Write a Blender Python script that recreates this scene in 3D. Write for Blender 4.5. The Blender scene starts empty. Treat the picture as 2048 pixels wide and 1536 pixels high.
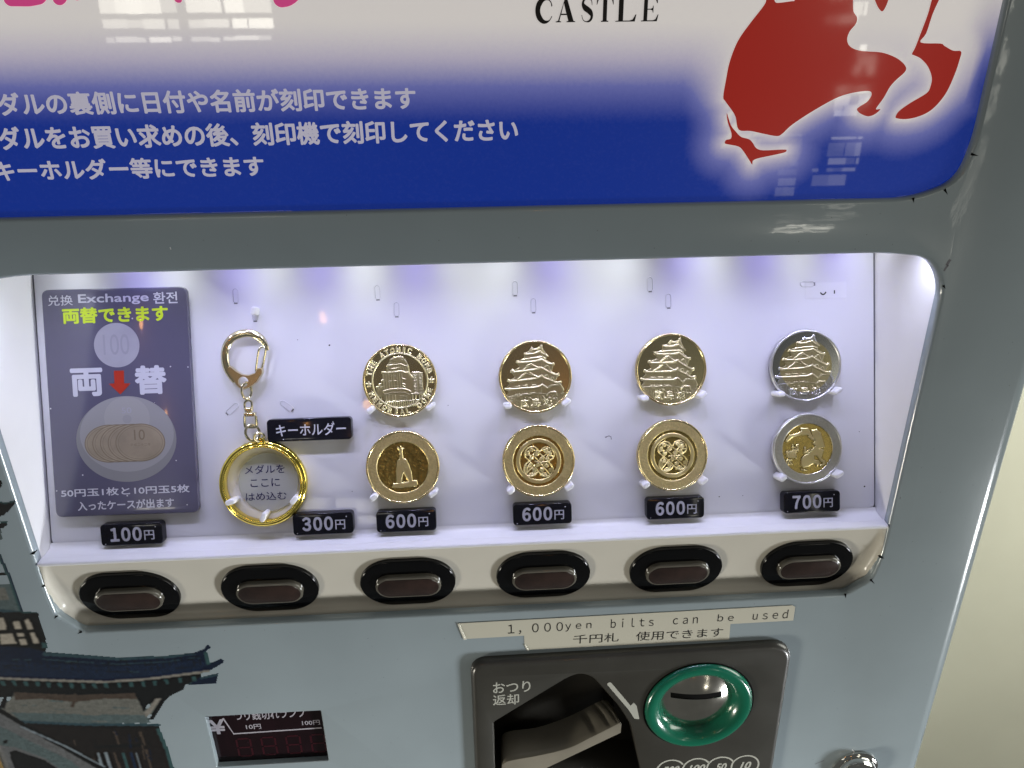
import bpy, bmesh, math, random
import numpy as np
from mathutils import Matrix, Vector
from mathutils.geometry import tessellate_polygon
random.seed(4); rng = np.random.default_rng(4)
MM = 0.001
scene = bpy.context.scene
COL = scene.collection

# ------------------------------------------------------------------ camera
cd = bpy.data.cameras.new('camera'); cam = bpy.data.objects.new('camera', cd); COL.objects.link(cam)
R_, U_, F_ = (0.998189, -0.059020, -0.011663), (0.034413, 0.401123, 0.915378), (0.049347, 0.914121, -0.402427)
cam.matrix_world = Matrix((( R_[0], U_[0], -F_[0], (-15.544, -287.948, 126.765)[0]*MM), (R_[1], U_[1], -F_[1], (-15.544, -287.948, 126.765)[1]*MM),
                           (R_[2], U_[2], -F_[2], (-15.544, -287.948, 126.765)[2]*MM), (0, 0, 0, 1)))
cd.sensor_width = 36; cd.lens = 36*1500/2048; cd.clip_start = 0.01; cd.clip_end = 50
scene.camera = cam
# ------------------------------------------------------------------ world, lamps, exposure
w = bpy.data.worlds.new('World'); scene.world = w; w.use_nodes = True
w.node_tree.nodes['Background'].inputs[0].default_value = (0.59, 0.61, 0.585, 1)
w.node_tree.nodes['Background'].inputs[1].default_value = 0.135
scene.view_settings.view_transform = 'Standard'; scene.view_settings.look = 'None'
scene.view_settings.exposure = 0; scene.view_settings.gamma = 1
scene.render.engine = 'CYCLES'; scene.cycles.use_denoising = True
scene.cycles.sample_clamp_indirect = 6; scene.cycles.blur_glossy = 0.3

def area(name, loc, target, sx, sy, power, color, spread=180, disk=False):
    l = bpy.data.lights.new(name, 'AREA'); l.shape = 'DISK' if disk else 'RECTANGLE'
    l.size = sx*MM
    if not disk: l.size_y = sy*MM
    l.energy = power; l.color = color; l.spread = math.radians(spread)
    o = bpy.data.objects.new(name, l); COL.objects.link(o)
    d = Vector(target)-Vector(loc)
    o.location = Vector(loc)*MM; o.rotation_euler = d.to_track_quat('-Z', 'Y').to_euler()
    return o
WARM = (1.0, 0.86, 0.62); DAY = (1.0, 0.97, 0.84)
area('ceiling_lamp', (250, -1300, 1900), (0, 0, 0), 700, 500, .25, (1, .95, .86))
area('side_fill', (1500, -800, -1000), (20, 0, -440), 300, 300, 1.75, (.95, .98, 1.0), 31)  # added fill, narrow beam so the door brightens towards the bottom
area('left_side_fill', (-1500, -800, -1000), (0, 0, -440), 300, 300, .85, (1, .94, .80), 31)  # weaker warm fill added on the left for the lower door
area('wall_fill', (980, 0, 160), (650, 330, -60), 600, 600, 6.8, (1, 1, .91), 160)  # unseen fill added beside the machine to brighten only the wall
# window and glass door across the room, seen only as reflections
wr = random.Random(11)
for z0, z1 in ((284, 350), (231, 268), (184, 207)):
    for xa, xb in ((-1400, -1112), (-1075, -752)):
        x = xa
        while x < xb-12:
            wd = min(wr.uniform(30, 95), xb-x); zz0 = z0+wr.uniform(0, 6); zz1 = z1-wr.uniform(0, 7)
            area('window_light', (x+wd/2, -3000, (zz0+zz1)/2), (x+wd/2, 0, (zz0+zz1)/2), wd, zz1-zz0, wd*(zz1-zz0)*1e-6*wr.uniform(12, 34), DAY)
            x += wd+wr.choice((0, 0, 5, 12))
for z0, z1, x0, x1, k in ((30, 150, 1600, 1690, 20), (-130, -10, 1540, 1690, 10), (-460, -200, 1330, 1420, 4), (-330, -215, 1540, 1690, 9), (-420, -345, 1480, 1680, 6), (-700, -505, 1330, 1600, 34), (225, 400, 1450, 1620, 14)):
    z = z0
    while z < z1-6:
        dz = min(wr.uniform(18, 60), z1-z); x = x0+wr.uniform(0, 14)
        while x < x1-8:
            dx = min(wr.uniform(25, 80), x1-x)
            if wr.random() > .15: area('door_light', (x+dx/2, -3000, z+dz/2), (x+dx/2, 0, z+dz/2), dx, dz, dx*dz*1e-6*k*wr.uniform(.35, 1.5), DAY)
            x += dx+wr.choice((0, 0, 6))
        z += dz+wr.choice((0, 7, 14))
area('door_light', (1620, -3000, 560), (1620, 0, 560), 300, 300, .38*.33*6.5, (1, .95, .72))
for p, s in (((-1228, -3000, 1309), 60), ((-846, -3000, 826), 55), ((315, -3000, 546), 90)):
    area('hanging_lamp_light', p, (0, 0, 0), s, s, .30*s/60, (1, .45, .12), 180, True)
# LED strip tucked under the top edge of the display window
for i in range(13):
    x = -205+31.2*i
    area('led', (x, 7, 58), (x, 21, -78), 7, 5, 0.0108, ((.60, .60, 1.0) if i % 2 else (.74, .76, 1.0)), 105)
for i, (x, k) in enumerate(((-196, 1), (-168, .7), (-152, 1.2), (-124, .4), (-108, 1), (-86, .5), (-66, 1.3), (-42, .5), (-22, .9), (-2, 1.2), (22, .5), (38, .9), (56, 1.3), (84, .5), (98, 1.2), (122, .5), (140, 1), (160, .5), (170, .9))):
    area('led', (x, 44, 57), (x+3, 54, 0), 14, 7, 0.0015*(k if k >= .9 else 1.0), ((.90, .95, .98) if k >= .9 else (.36, .31, 1.0)), 75)

# ------------------------------------------------------------------ materials
def mat(name, base, rough=.5, metal=0, coat=0, coatr=.05, emit=0, ecol=None, spec=.5, bump=0, bscale=200, noise=0, nscale=60, dust=0, trans=0, bdist=.05, dcol=(.55, .55, .6)):
    m = bpy.data.materials.new(name); m.use_nodes = True
    nt = m.node_tree; b = nt.nodes['Principled BSDF']; I = b.inputs
    I['Base Color'].default_value = (*base, 1); I['Roughness'].default_value = rough; I['Metallic'].default_value = metal
    I['Coat Weight'].default_value = coat; I['Coat Roughness'].default_value = coatr
    I['Specular IOR Level'].default_value = spec
    if trans: I['Transmission Weight'].default_value = trans
    if emit:
        I['Emission Strength'].default_value = emit; I['Emission Color'].default_value = (*(ecol or base), 1)
    tc = nt.nodes.new('ShaderNodeTexCoord')
    if bump:
        n = nt.nodes.new('ShaderNodeTexNoise'); n.inputs['Scale'].default_value = bscale; n.inputs['Detail'].default_value = 2
        bp = nt.nodes.new('ShaderNodeBump'); bp.inputs['Strength'].default_value = bump; bp.inputs['Distance'].default_value = bdist*MM
        nt.links.new(tc.outputs['Object'], n.inputs['Vector']); nt.links.new(n.outputs[0], bp.inputs['Height'])
        nt.links.new(bp.outputs[0], I['Normal'])
        if coat: nt.links.new(bp.outputs[0], I['Coat Normal'])
    src = None
    if noise:
        n = nt.nodes.new('ShaderNodeTexNoise'); n.inputs['Scale'].default_value = nscale; n.inputs['Detail'].default_value = 5
        mx = nt.nodes.new('ShaderNodeMix'); mx.data_type = 'RGBA'; mx.blend_type = 'MIX'
        nt.links.new(tc.outputs['Object'], n.inputs['Vector'])
        mr = nt.nodes.new('ShaderNodeMapRange'); mr.inputs['From Min'].default_value = .3; mr.inputs['From Max'].default_value = .7
        nt.links.new(n.outputs[0], mr.inputs[0]); nt.links.new(mr.outputs[0], mx.inputs['Factor'])
        mx.inputs[6].default_value = (*[c*(1-noise) for c in base], 1); mx.inputs[7].default_value = (*[min(1, c*(1+noise)) for c in base], 1)
        src = mx.outputs[2]
        rr = nt.nodes.new('ShaderNodeMapRange'); rr.inputs['To Min'].default_value = rough*.85; rr.inputs['To Max'].default_value = min(1, rough*1.2+.02)
        nt.links.new(n.outputs[0], rr.inputs[0]); nt.links.new(rr.outputs[0], I['Roughness'])
    if dust:
        v = nt.nodes.new('ShaderNodeTexVoronoi'); v.inputs['Scale'].default_value = 260
        nt.links.new(tc.outputs['Object'], v.inputs['Vector'])
        lt = nt.nodes.new('ShaderNodeMath'); lt.operation = 'LESS_THAN'; lt.inputs[1].default_value = dust
        nt.links.new(v.outputs['Distance'], lt.inputs[0])
        sep = nt.nodes.new('ShaderNodeSeparateColor'); nt.links.new(v.outputs['Color'], sep.inputs[0])
        gt = nt.nodes.new('ShaderNodeMath'); gt.operation = 'GREATER_THAN'; gt.inputs[1].default_value = .72
        nt.links.new(sep.outputs[0], gt.inputs[0])
        mu = nt.nodes.new('ShaderNodeMath'); mu.operation = 'MULTIPLY'; nt.links.new(lt.outputs[0], mu.inputs[0]); nt.links.new(gt.outputs[0], mu.inputs[1])
        mx = nt.nodes.new('ShaderNodeMix'); mx.data_type = 'RGBA'
        nt.links.new(mu.outputs[0], mx.inputs['Factor']); mx.inputs[7].default_value = (*dcol, 1)
        if src: nt.links.new(src, mx.inputs[6])
        else: mx.inputs[6].default_value = (*base, 1)
        src = mx.outputs[2]
    if src: nt.links.new(src, I['Base Color'])
    return m
M = {}
M['paint'] = mat('blue_grey_paint', (.30, .355, .385), .2, coat=.6, coatr=.04, bump=.6, bscale=140, bdist=.045, noise=.06, nscale=14, dust=.055, dcol=(.20, .22, .22))
M['white'] = mat('white_plastic', (.80, .80, .82), .35, noise=.02, nscale=40)
M['plate'] = mat('white_acrylic_plate', (.72, .72, .765), .42, coat=.35, coatr=.03, bump=.5, bscale=330, bdist=.012)
M['beige'] = mat('button_panel_plastic', (.63, .60, .525), .28, coat=.2, noise=.03, nscale=30)
M['black'] = mat('black_gloss_plastic', (.003, .003, .0035), .09, spec=.32, bump=.3, bscale=120, bdist=.03)
M['blacktag'] = mat('black_tag_acrylic', (.007, .007, .012), .10, spec=.5, dust=.07)
M['lens'] = mat('brown_button_lens', (.026, .014, .011), .2, coat=.6, noise=.35, nscale=120)
M['lensrim'] = mat('clear_lens_rim', (.12, .11, .09), .10, coat=1)
M['gap'] = mat('dark_gap', (.004, .004, .004), .9, spec=.1)
M['greygap'] = mat('grey_seam', (.16, .16, .18), .7)
M['coinbox'] = mat('dark_olive_plastic', (.043, .041, .035), .30, coat=.25, noise=.10, nscale=50, bump=.1, bscale=900, bdist=.02, dust=.05, dcol=(.09, .085, .075))
M['darkrecess'] = mat('dark_recess_plastic', (.028, .026, .022), .35)
M['lever'] = mat('brown_lever_plastic', (.22, .20, .16), .35, coat=.15, noise=.08, nscale=60)
M['green'] = mat('green_plastic', (.003, .135, .075), .22, coat=.5)
M['steel'] = mat('polished_steel', (.72, .68, .60), .13, metal=1, noise=.08, nscale=120)
M['chrome'] = mat('chrome', (.75, .74, .70), .06, metal=1)
M['gold'] = mat('gold_mirror_field', (.54, .48, .29), .24, metal=1, bump=.10, bscale=500, bdist=.02)
M['goldfrost'] = mat('gold_frosted_relief', (.78, .70, .42), .44, metal=1, bump=.3, bscale=2600, bdist=.03)
M['goldmid'] = mat('gold_struck_midtone', (.62, .55, .33), .36, metal=1, bump=.3, bscale=2600, bdist=.03)
M['silvermid'] = mat('silver_struck_midtone', (.5, .5, .5), .30, metal=1, bump=.3, bscale=2600, bdist=.03)
M['goldsand'] = mat('gold_sanded_rim', (.76, .63, .33), .42, metal=1, bump=1, bscale=1300, bdist=.22, noise=.12, nscale=1100)
M['golddeep'] = mat('deep_gold_field', (.42, .32, .11), .24, metal=1, bump=.5, bscale=700, bdist=.06, noise=.3, nscale=500)
M['goldfr2'] = mat('deep_gold_relief', (.82, .69, .36), .40, metal=1, bump=.3, bscale=2600, bdist=.03)
M['goldedge'] = mat('gold_edge', (.95, .80, .45), .22, metal=1)
M['silver'] = mat('silver_mirror_field', (.52, .53, .56), .16, metal=1)
M['silverfrost'] = mat('silver_frosted', (.78, .78, .78), .38, metal=1, bump=.5, bscale=2200, bdist=.05)
M['silverband'] = mat('silver_brushed_band', (.56, .55, .50), .40, metal=1, bump=.8, bscale=1500, bdist=.12, noise=.1, nscale=1100)
M['chain'] = mat('pale_gold_plating', (.90, .82, .58), .16, metal=1)
M['ring'] = mat('yellow_gold_plating', (.95, .76, .16), .13, metal=1)
M['insert'] = mat('grey_paper_disc', (.42, .43, .41), .5)
M['navy'] = mat('navy_ink', (.02, .018, .09), .5)
M['card'] = mat('purple_navy_card', (.090, .085, .138), .16, coat=.6, coatr=.04, dust=.09, bump=.2, bscale=300, bdist=.01)
M['cardtext'] = mat('lavender_ink', (.50, .50, .58), .4)
M['lime'] = mat('lime_ink', (.52, .68, .015), .4)
M['red'] = mat('red_ink', (.36, .022, .008), .4)
M['coinpale'] = mat('pale_coin_print', (.30, .295, .35), .4, noise=.05, nscale=150)
M['coinpale2'] = mat('pale_coin_shade', (.255, .25, .30), .4)
M['case1'] = mat('case_print_outer', (.19, .188, .205), .4)
M['case2'] = mat('case_print_middle', (.25, .248, .265), .4)
M['case3'] = mat('case_print_light', (.285, .28, .29), .4)
M['bronze'] = mat('bronze_coin_print', (.25, .208, .155), .4, noise=.15, nscale=120)
M['bronzeline'] = mat('bronze_coin_outline', (.15, .118, .082), .4)
M['silverink'] = mat('silver_grey_ink', (.40, .38, .43), .45)
M['signink'] = mat('translucent_silver_ink', (.42, .41, .48), .45, emit=.62, ecol=(.42, .40, .50))
M['blackink'] = mat('black_ink', (.006, .006, .007), .4)
M['pink'] = mat('pink_ink', (.70, .06, .25), .3, emit=.45, ecol=(.70, .06, .26))
M['signred'] = mat('sign_red_ink', (.36, .016, .010), .22, emit=.40, ecol=(.42, .018, .010), coat=.6)
M['tape'] = mat('cream_label_tape', (.55, .53, .44), .45)
M['tapeedge'] = mat('cream_tape_edge', (.72, .70, .60), .5)
M['greyink'] = mat('grey_print', (.45, .45, .40), .4)
M['glass'] = mat('dark_red_display_window', (.010, .003, .005), .12, noise=.3, nscale=60)
M['segment'] = mat('unlit_red_segment', (.035, .003, .008), .3)
M['wall'] = mat('yellowish_wall', (.74, .725, .585), .7, noise=.04, nscale=7, bump=.3, bscale=60, bdist=.4)
M['tan'] = mat('golden_tan_panel', (.62, .42, .16), .35, noise=.2, nscale=18)
M['paper'] = mat('white_paper', (.74, .74, .78), .6)
# castle print inks
PRINT = {'roof': (.006, .012, .030), 'roofedge': (.028, .058, .072), 'teal': (.032, .075, .078), 'shade': (.008, .009, .010), 'plaster': (.14, .14, .125), 'plaster2': (.082, .112, .115),
             'wood': (.013, .011, .011), 'eave': (.22, .205, .18), 'brown': (.062, .046, .036), 'pinkgrey': (.115, .118, .122), 'slat': (.20, .24, .27), 'navy2': (.009, .018, .042), 'pane': (.36, .32, .26)}

# ------------------------------------------------------------------ frames (mm, local x right, y into the machine, z up)
def frame(loc, rx=0, ry=0): return Matrix.Translation(Vector(loc)*MM) @ Matrix.Rotation(rx, 4, 'X') @ Matrix.Rotation(ry, 4, 'Y')
FRONT = Matrix.Identity(4)
TD = math.radians(20.4); DISP = frame((0, 14.7, -73), -TD)
TB = math.radians(12); BTN = frame((0, 1.5, -81.5), TB)
WORLD = {}
def link(o, parent, fr):
    COL.objects.link(o)
    if parent is not None:
        o.parent = parent; o.matrix_parent_inverse = Matrix.Identity(4)
        fr = fr if fr is not None else WORLD[parent]
        o.matrix_basis = WORLD[parent].inverted() @ fr
    else:
        fr = fr if fr is not None else FRONT
        o.matrix_basis = fr
    WORLD[o] = fr.copy()
    return o
def tag(o, label=None, cat=None, group=None, kind=None):
    if label: o['label'] = label
    if cat: o['category'] = cat
    if group: o['group'] = group
    if kind: o['kind'] = kind
    return o
def empty(name, fr, label=None, cat=None, group=None, parent=None):
    o = bpy.data.objects.new(name, None); o.empty_display_size = .01
    return tag(link(o, parent, fr), label, cat, group)

# ------------------------------------------------------------------ mesh builder
class MB:
    def __init__(s): s.v = []; s.f = []; s.m = []; s.ml = []
    def mi(s, m):
        if m not in s.ml: s.ml.append(m)
        return s.ml.index(m)
    def add(s, vs, fs, m):
        b = len(s.v); s.v += [tuple(p) for p in vs]; k = s.mi(m)
        for f in fs: s.f.append(tuple(b+i for i in f)); s.m.append(k)
    def flat(s, loops, y, m):
        """polygon (with holes) in the x-z plane at depth y, facing -y"""
        if isinstance(loops[0][0], (int, float)): loops = [loops]
        vs = [Vector((p[0], p[1], 0)) for l in loops for p in l]
        tr = tessellate_polygon([[Vector((p[0], p[1], 0)) for p in l] for l in loops])
        fs = []
        for a, b, c in tr:
            n = (vs[b]-vs[a]).cross(vs[c]-vs[a]).z
            if abs(n) < 1e-12: continue
            fs.append((a, b, c) if n > 0 else (a, c, b))
        s.add([(p.x, y, p.y) for p in vs], fs, m)
    def ring(s, A, ya, B, yb, m):
        n = len(A)
        s.add([(p[0], ya, p[1]) for p in A]+[(p[0], yb, p[1]) for p in B], [(i, (i+1) % n, n+(i+1) % n, n+i) for i in range(n)], m)
    def prism(s, pts, yf, yb, m, r=0, seg=4, mside=None, back=False):
        """solid from yf (front) to yb (back) with a rounded front edge"""
        pts = ccw(pts); ms = mside or m
        prev, py = pts, yb
        steps = [(0, yf+r)]
        if r:
            for k in range(1, seg+1):
                a = math.pi/2*k/seg; steps.append((r*(1-math.cos(a)), yf+r-r*math.sin(a)))
        for o, y in steps:
            q = offset(pts, -o) if o else pts
            s.ring(prev, py, q, y, ms if o == 0 else m); prev, py = q, y
        s.flat(prev, yf, m)
        if back: s.flat(pts, yb, m)
    def lathe(s, prof, cx, cz, m, n=64, sx=1, sz=1):
        """profile [(radius, y)] spun about the y axis"""
        vs = []
        for r, y in prof:
            for i in range(n):
                a = 2*math.pi*i/n; vs.append((cx+sx*r*math.cos(a), y, cz+sz*r*math.sin(a)))
        fs = [(k*n+i, k*n+(i+1) % n, (k+1)*n+(i+1) % n, (k+1)*n+i) for k in range(len(prof)-1) for i in range(n)]
        s.add(vs, fs, m)
    def tube(s, path, r, m, closed=False, n=10, ry=None):
        P = [Vector(p) for p in path]; N = len(P); vs = []
        up = None
        for i, p in enumerate(P):
            t = (P[(i+1) % N]-P[i-1]) if closed else (P[min(i+1, N-1)]-P[max(i-1, 0)])
            t.normalize()
            if up is None:
                up = Vector((0, -1, 0)) if abs(t.y) < .9 else Vector((1, 0, 0))
            a = (up-t*up.dot(t)).normalized(); up = a; b = t.cross(a)
            rr = r[i] if isinstance(r, (list, tuple)) else r
            for k in range(n):
                an = 2*math.pi*k/n; vs.append(p+a*(rr*(ry or 1)*math.cos(an))+b*(rr*math.sin(an)))
        fs = [(i*n+k, i*n+(k+1) % n, ((i+1) % N)*n+(k+1) % n, ((i+1) % N)*n+k) for i in range(N if closed else N-1) for k in range(n)]
        if not closed: fs += [tuple(range(n)), tuple(range((N-1)*n, N*n))]
        s.add(vs, fs, m)
    def band(s, pts, w, y, m):
        """flat stroke of width w"""
        s.flat(stroke(pts, w), y, m)
    def build(s, name, parent=None, fr=None, sharp=35, flat=False, recalc=False):
        me = bpy.data.meshes.new(name)
        me.from_pydata([(x*MM, y*MM, z*MM) for x, y, z in s.v], [], s.f)
        for k in s.ml: me.materials.append(M[k] if isinstance(k, str) else k)
        me.polygons.foreach_set('material_index', s.m)
        if not flat:
            bm = bmesh.new(); bm.from_mesh(me); bmesh.ops.remove_doubles(bm, verts=bm.verts, dist=1e-6)
            bmesh.ops.recalc_face_normals(bm, faces=bm.faces); bm.to_mesh(me); bm.free()
        if not flat:
            me.polygons.foreach_set('use_smooth', [True]*len(me.polygons)); me.set_sharp_from_angle(angle=math.radians(sharp))
        me.update()
        return link(bpy.data.objects.new(name, me), parent, fr)
def area2(p): return sum(p[i][0]*p[(i+1) % len(p)][1]-p[(i+1) % len(p)][0]*p[i][1] for i in range(len(p)))/2
def ccw(p): return list(p) if area2(p) > 0 else list(p)[::-1]
def offset(p, d):
    """move a ccw outline outward by d (mitred)"""
    n = len(p); out = []
    for i in range(n):
        a, b, c = Vector(p[i-1]), Vector(p[i]), Vector(p[(i+1) % n])
        e1 = (b-a); e2 = (c-b)
        if e1.length < 1e-9 or e2.length < 1e-9: out.append(tuple(b)); continue
        e1.normalize(); e2.normalize()
        n1 = Vector((e1.y, -e1.x)); n2 = Vector((e2.y, -e2.x)); mi = n1+n2
        if mi.length < 1e-6: out.append(tuple(b+n1*d)); continue
        mi.normalize(); k = max(.35, mi.dot(n1)); out.append(tuple(b+mi*(d/k)))
    return out
def rrect(x0, z0, x1, z1, r, n=6):
    o = []
    for cx, cz, a0 in ((x1-r, z0+r, -90), (x1-r, z1-r, 0), (x0+r, z1-r, 90), (x0+r, z0+r, 180)):
        for k in range(n+1):
            a = math.radians(a0+90*k/n); o.append((cx+r*math.cos(a), cz+r*math.sin(a)))
    return o
def stadium(cx, cz, w, h, n=14): return rrect(cx-w/2, cz-h/2, cx+w/2, cz+h/2, min(w, h)/2-1e-3, n)
def circ(cx, cz, r, n=48, rz=None): return [(cx+r*math.cos(2*math.pi*i/n), cz+(rz or r)*math.sin(2*math.pi*i/n)) for i in range(n)]
def rot(pts, deg, c=(0, 0)):
    a = math.radians(deg); return [(c[0]+(x-c[0])*math.cos(a)-(z-c[1])*math.sin(a), c[1]+(x-c[0])*math.sin(a)+(z-c[1])*math.cos(a)) for x, z in pts]
def roundpoly(pts, r, n=6):
    """round the corners of a polygon; r is one radius or a list"""
    pts = ccw(pts) if not isinstance(r, list) else list(pts); N = len(pts); out = []
    for i in range(N):
        a, b, c = Vector(pts[i-1]), Vector(pts[i]), Vector(pts[(i+1) % N]); rr = r[i] if isinstance(r, list) else r
        u = (a-b); v = (c-b); d = min(rr, u.length*.48, v.length*.48)
        if d < 1e-4: out.append(tuple(b)); continue
        p0 = b+u.normalized()*d; p2 = b+v.normalized()*d
        for k in range(n+1):
            t = k/n; out.append(tuple(p0*(1-t)**2+b*(2*t*(1-t))+p2*t*t))
    return out
def smooth(pts, n=5, closed=False):
    """Catmull-Rom through the points"""
    P = [np.array(p, float) for p in pts]; N = len(P); out = []
    rngi = range(N) if closed else range(N-1)
    for i in rngi:
        g = (lambda j: P[j % N]) if closed else (lambda j: P[min(max(j, 0), N-1)])
        a, b, c, d = g(i-1), g(i), g(i+1), g(i+2)
        for k in range(n):
            t = k/n; out.append(tuple(.5*(2*b+(c-a)*t+(2*a-5*b+4*c-d)*t*t+(3*b-a-3*c+d)*t**3)))
    if not closed: out.append(tuple(P[-1]))
    return out
def stroke(pts, w):
    """outline of a stroke along pts; w one width or one per point"""
    P = [Vector(p) for p in pts]; n = len(P); L = []; Rr = []
    for i in range(n):
        t = (P[min(i+1, n-1)]-P[max(i-1, 0)]).normalized(); nn = Vector((-t.y, t.x)); ww = (w[i] if isinstance(w, (list, tuple)) else w)/2
        L.append(tuple(P[i]+nn*ww)); Rr.append(tuple(P[i]-nn*ww))
    return L+Rr[::-1]

# ------------------------------------------------------------------ lettering
_tc = {}
def textmesh(s, bold=0, spacing=1, shear=0):
    """triangles of a line of text as (verts Nx2, tris), unit box 0..1"""
    key = (s, bold, spacing, shear)
    if key in _tc: return _tc[key]
    c = bpy.data.curves.new('lettering', 'FONT'); c.body = s; c.size = 1; c.offset = bold; c.space_character = spacing; c.shear = shear
    c.resolution_u = 4
    o = bpy.data.objects.new('lettering', c); COL.objects.link(o)
    bpy.context.view_layer.update()
    dg = bpy.context.evaluated_depsgraph_get(); me = bpy.data.meshes.new_from_object(o.evaluated_get(dg))
    me.calc_loop_triangles()
    v = np.array([(p.co.x, p.co.y) for p in me.vertices]); t = [tuple(q.vertices) for q in me.loop_triangles]
    bpy.data.objects.remove(o); bpy.data.curves.remove(c); bpy.data.meshes.remove(me)
    lo = v.min(0); hi = v.max(0); asp = (hi[0]-lo[0])/(hi[1]-lo[1])
    _tc[key] = ((v-lo)/(hi-lo), t, asp); return _tc[key]
def put_text(mb, s, box, y, m, bold=0, spacing=1, shear=0, ang=0):
    """fit a line of text in box (x0,z0,x1,z1); bold thickens every stroke by that share of the em"""
    v, t, asp = textmesh(s, 0, spacing, shear); x0, z0, x1, z1 = box
    d = bold*(z1-z0)*1.05 if bold > 0 else 0
    x0 += d; x1 -= d; z0 += d; z1 -= d
    base = [(x0+a*(x1-x0), z0+b*(z1-z0)) for a, b in v]
    if ang: base = rot(base, ang, ((x0+x1)/2, (z0+z1)/2))
    fs = []
    for a, b, c in t:
        n = (base[b][0]-base[a][0])*(base[c][1]-base[a][1])-(base[c][0]-base[a][0])*(base[b][1]-base[a][1])
        fs.append((a, b, c) if n > 0 else (a, c, b))
    cps = [(0, 0)]+([(d*math.cos(k*math.pi/5), d*math.sin(k*math.pi/5)) for k in range(10)] if d else [])
    for i, (ox, oz) in enumerate(cps): mb.add([(x+ox, y-.0008*i, z+oz) for x, z in base], fs, m)
# ================================================================== SETTING
mb = MB(); mb.add([(-1500, 330, -1300), (1800, 330, -1300), (1800, 330, 1500), (-1500, 330, 1500)], [(0, 1, 2, 3)], 'wall')
tag(mb.build('wall', flat=True), kind='structure')

# ================================================================== VENDING MACHINE
machine = empty('vending_machine', frame((-18, 130, -1200)), 'pale blue grey medal vending machine with lit display window and blue sign', 'vending machine')
XL, XR = -214.6, 178.2
sign_hole = roundpoly([(-236, 330), (-236, 73.6), (157.5, 73.4), (174.6, 79.6), (178, 94), (178, 330)], [6, 9, 26, 11, 26, 6], 7)
disp_hole = roundpoly([(XL, 36), (XL, -93), (-213.4, -109.8), (-204.4, -119.8), (164.0, -119.9), (175.6, -111.6), (XR, -97.6), (XR, 37.5), (170.5, 49.3), (150.9, 51.7), (-187, 51.7), (-207, 49)],
                      [20, 6, 3, 3, 3, 3, 6, 12, 13, 10, 8, 12], 6)
cnt_hole = rrect(-157.2, -213.4, -99.6, -177.9, .4, 2)
X0, X1 = -268.6, 230.6
HOLES = [(sign_hole, 1.7, 7), (disp_hole, 1.7, 4), (cnt_hole, .5, 3)]
mb = MB(); R0 = 9
outer = rrect(X0, -520, X1, 420, 14, 6)
prev, py = outer, 34
for k in range(0, 9):
    a = math.pi/2*k/8; q = offset(outer, -R0*(1-math.cos(a))) if k else outer; y = R0-R0*math.sin(a)
    mb.ring(prev, py, q, y, 'paint'); prev, py = q, y
front = [prev, rrect(-15, -292, 132, -153, 3, 3)[::-1]]
for h, r, d in HOLES:
    h = ccw(h); big = offset(h, r); front.append(big[::-1])
    pr, pyy = big, 0
    for k in range(1, 6):
        a = math.pi/2*k/5; q = offset(h, r*(1-math.sin(a))); y = r*(1-math.cos(a)); mb.ring(q, y, pr, pyy, 'paint'); pr, pyy = q, y
    mb.ring(h, d, pr, pyy, 'paint')
mb.flat(front, 0, 'paint')
door = mb.build('door_panel', machine, FRONT, sharp=50)
mb = MB()
mb.add([(X0+1, 34, -1190), (X1-1, 34, -1190), (X1-1, 34, 460), (X0+1, 34, 460), (X0+1, 262, -1190), (X1-1, 262, -1190), (X1-1, 262, 460), (X0+1, 262, 460)],
       [(0, 4, 7, 3), (1, 2, 6, 5), (4, 5, 6, 7), (3, 7, 6, 2), (0, 1, 5, 4)], 'paint')
mb.build('cabinet_body', machine, FRONT, flat=True)
# split seams of the folded sheet at the corners of the openings
def seam(x, z, dx, dz, w=.5, y=-.05):
    dx *= .8; dz *= .8; mb = MB(); L = math.hypot(dx, dz); nx, nz = -dz/L, dx/L
    mb.prism(ccw([(x+nx*w, z+nz*w), (x-nx*w, z-nz*w), (x+dx, z+dz)]), y, 3, 'gap'); mb.build('corner_seam', door, FRONT, flat=True)
for x, z, dx, dz in ((177.6, 89.6, 3.8, -.8), (169.9, 76.6, 2.2, -2.6), (158.0, 73.5, .8, -2.4), (177.7, -98.5, 2.8, -.8), (175.4, -111.8, 3.0, -3.2), (164.0, -119.9, .7, -3.2),
                     (-213.4, -109.9, -1.9, -1.8), (-204.5, -119.8, -2.8, -1.4), (-214.6, -74.4, -2.2, -.6), (-214.6, -92.5, -1.8, -.6), (178.3, 37.6, 1.5, -1.8)):
    seam(x, z, dx, dz)

# ---- illuminated sign
body_px = [(90.78, 146.19), (91.50, 143.22), (90.72, 141.23), (87.28, 136.74), (83.82, 131.92), (81.94, 128.07), (80.47, 122.86), (79.86, 117.55), (79.42, 111.61), (80.36, 109.96), (83.07, 106.89), (84.84, 104.37), (86.54, 99.86), (91.14, 99.33), (96.11, 98.28), (101.40, 97.33), (103.43, 98.15), (106.65, 101.21), (113.27, 105.59), (121.60, 110.18), (127.31, 112.02), (133.80, 112.75), (135.52, 111.63), (134.46, 109.16), (132.03, 107.53), (130.83, 106.44), (132.18, 105.02), (135.44, 103.84), (138.06, 104.53), (139.86, 106.30), (138.13, 106.43), (140.33, 110.18), (142.01, 114.00), (143.94, 116.43), (146.46, 118.83), (146.91, 120.44), (145.15, 122.33), (141.78, 124.23), (136.73, 125.77), (131.33, 126.21), (127.09, 126.78), (124.21, 128.12), (122.97, 130.22), (123.40, 132.80), (125.28, 135.35), (125.33, 137.39), (123.69, 139.44), (122.90, 142.96), (122.26, 145.96), (102.01, 146.11), (101.86, 143.14), (100.49, 142.75), (95.71, 142.29), (94.60, 142.95), (94.27, 143.69), (92.36, 146.18)]
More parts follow.
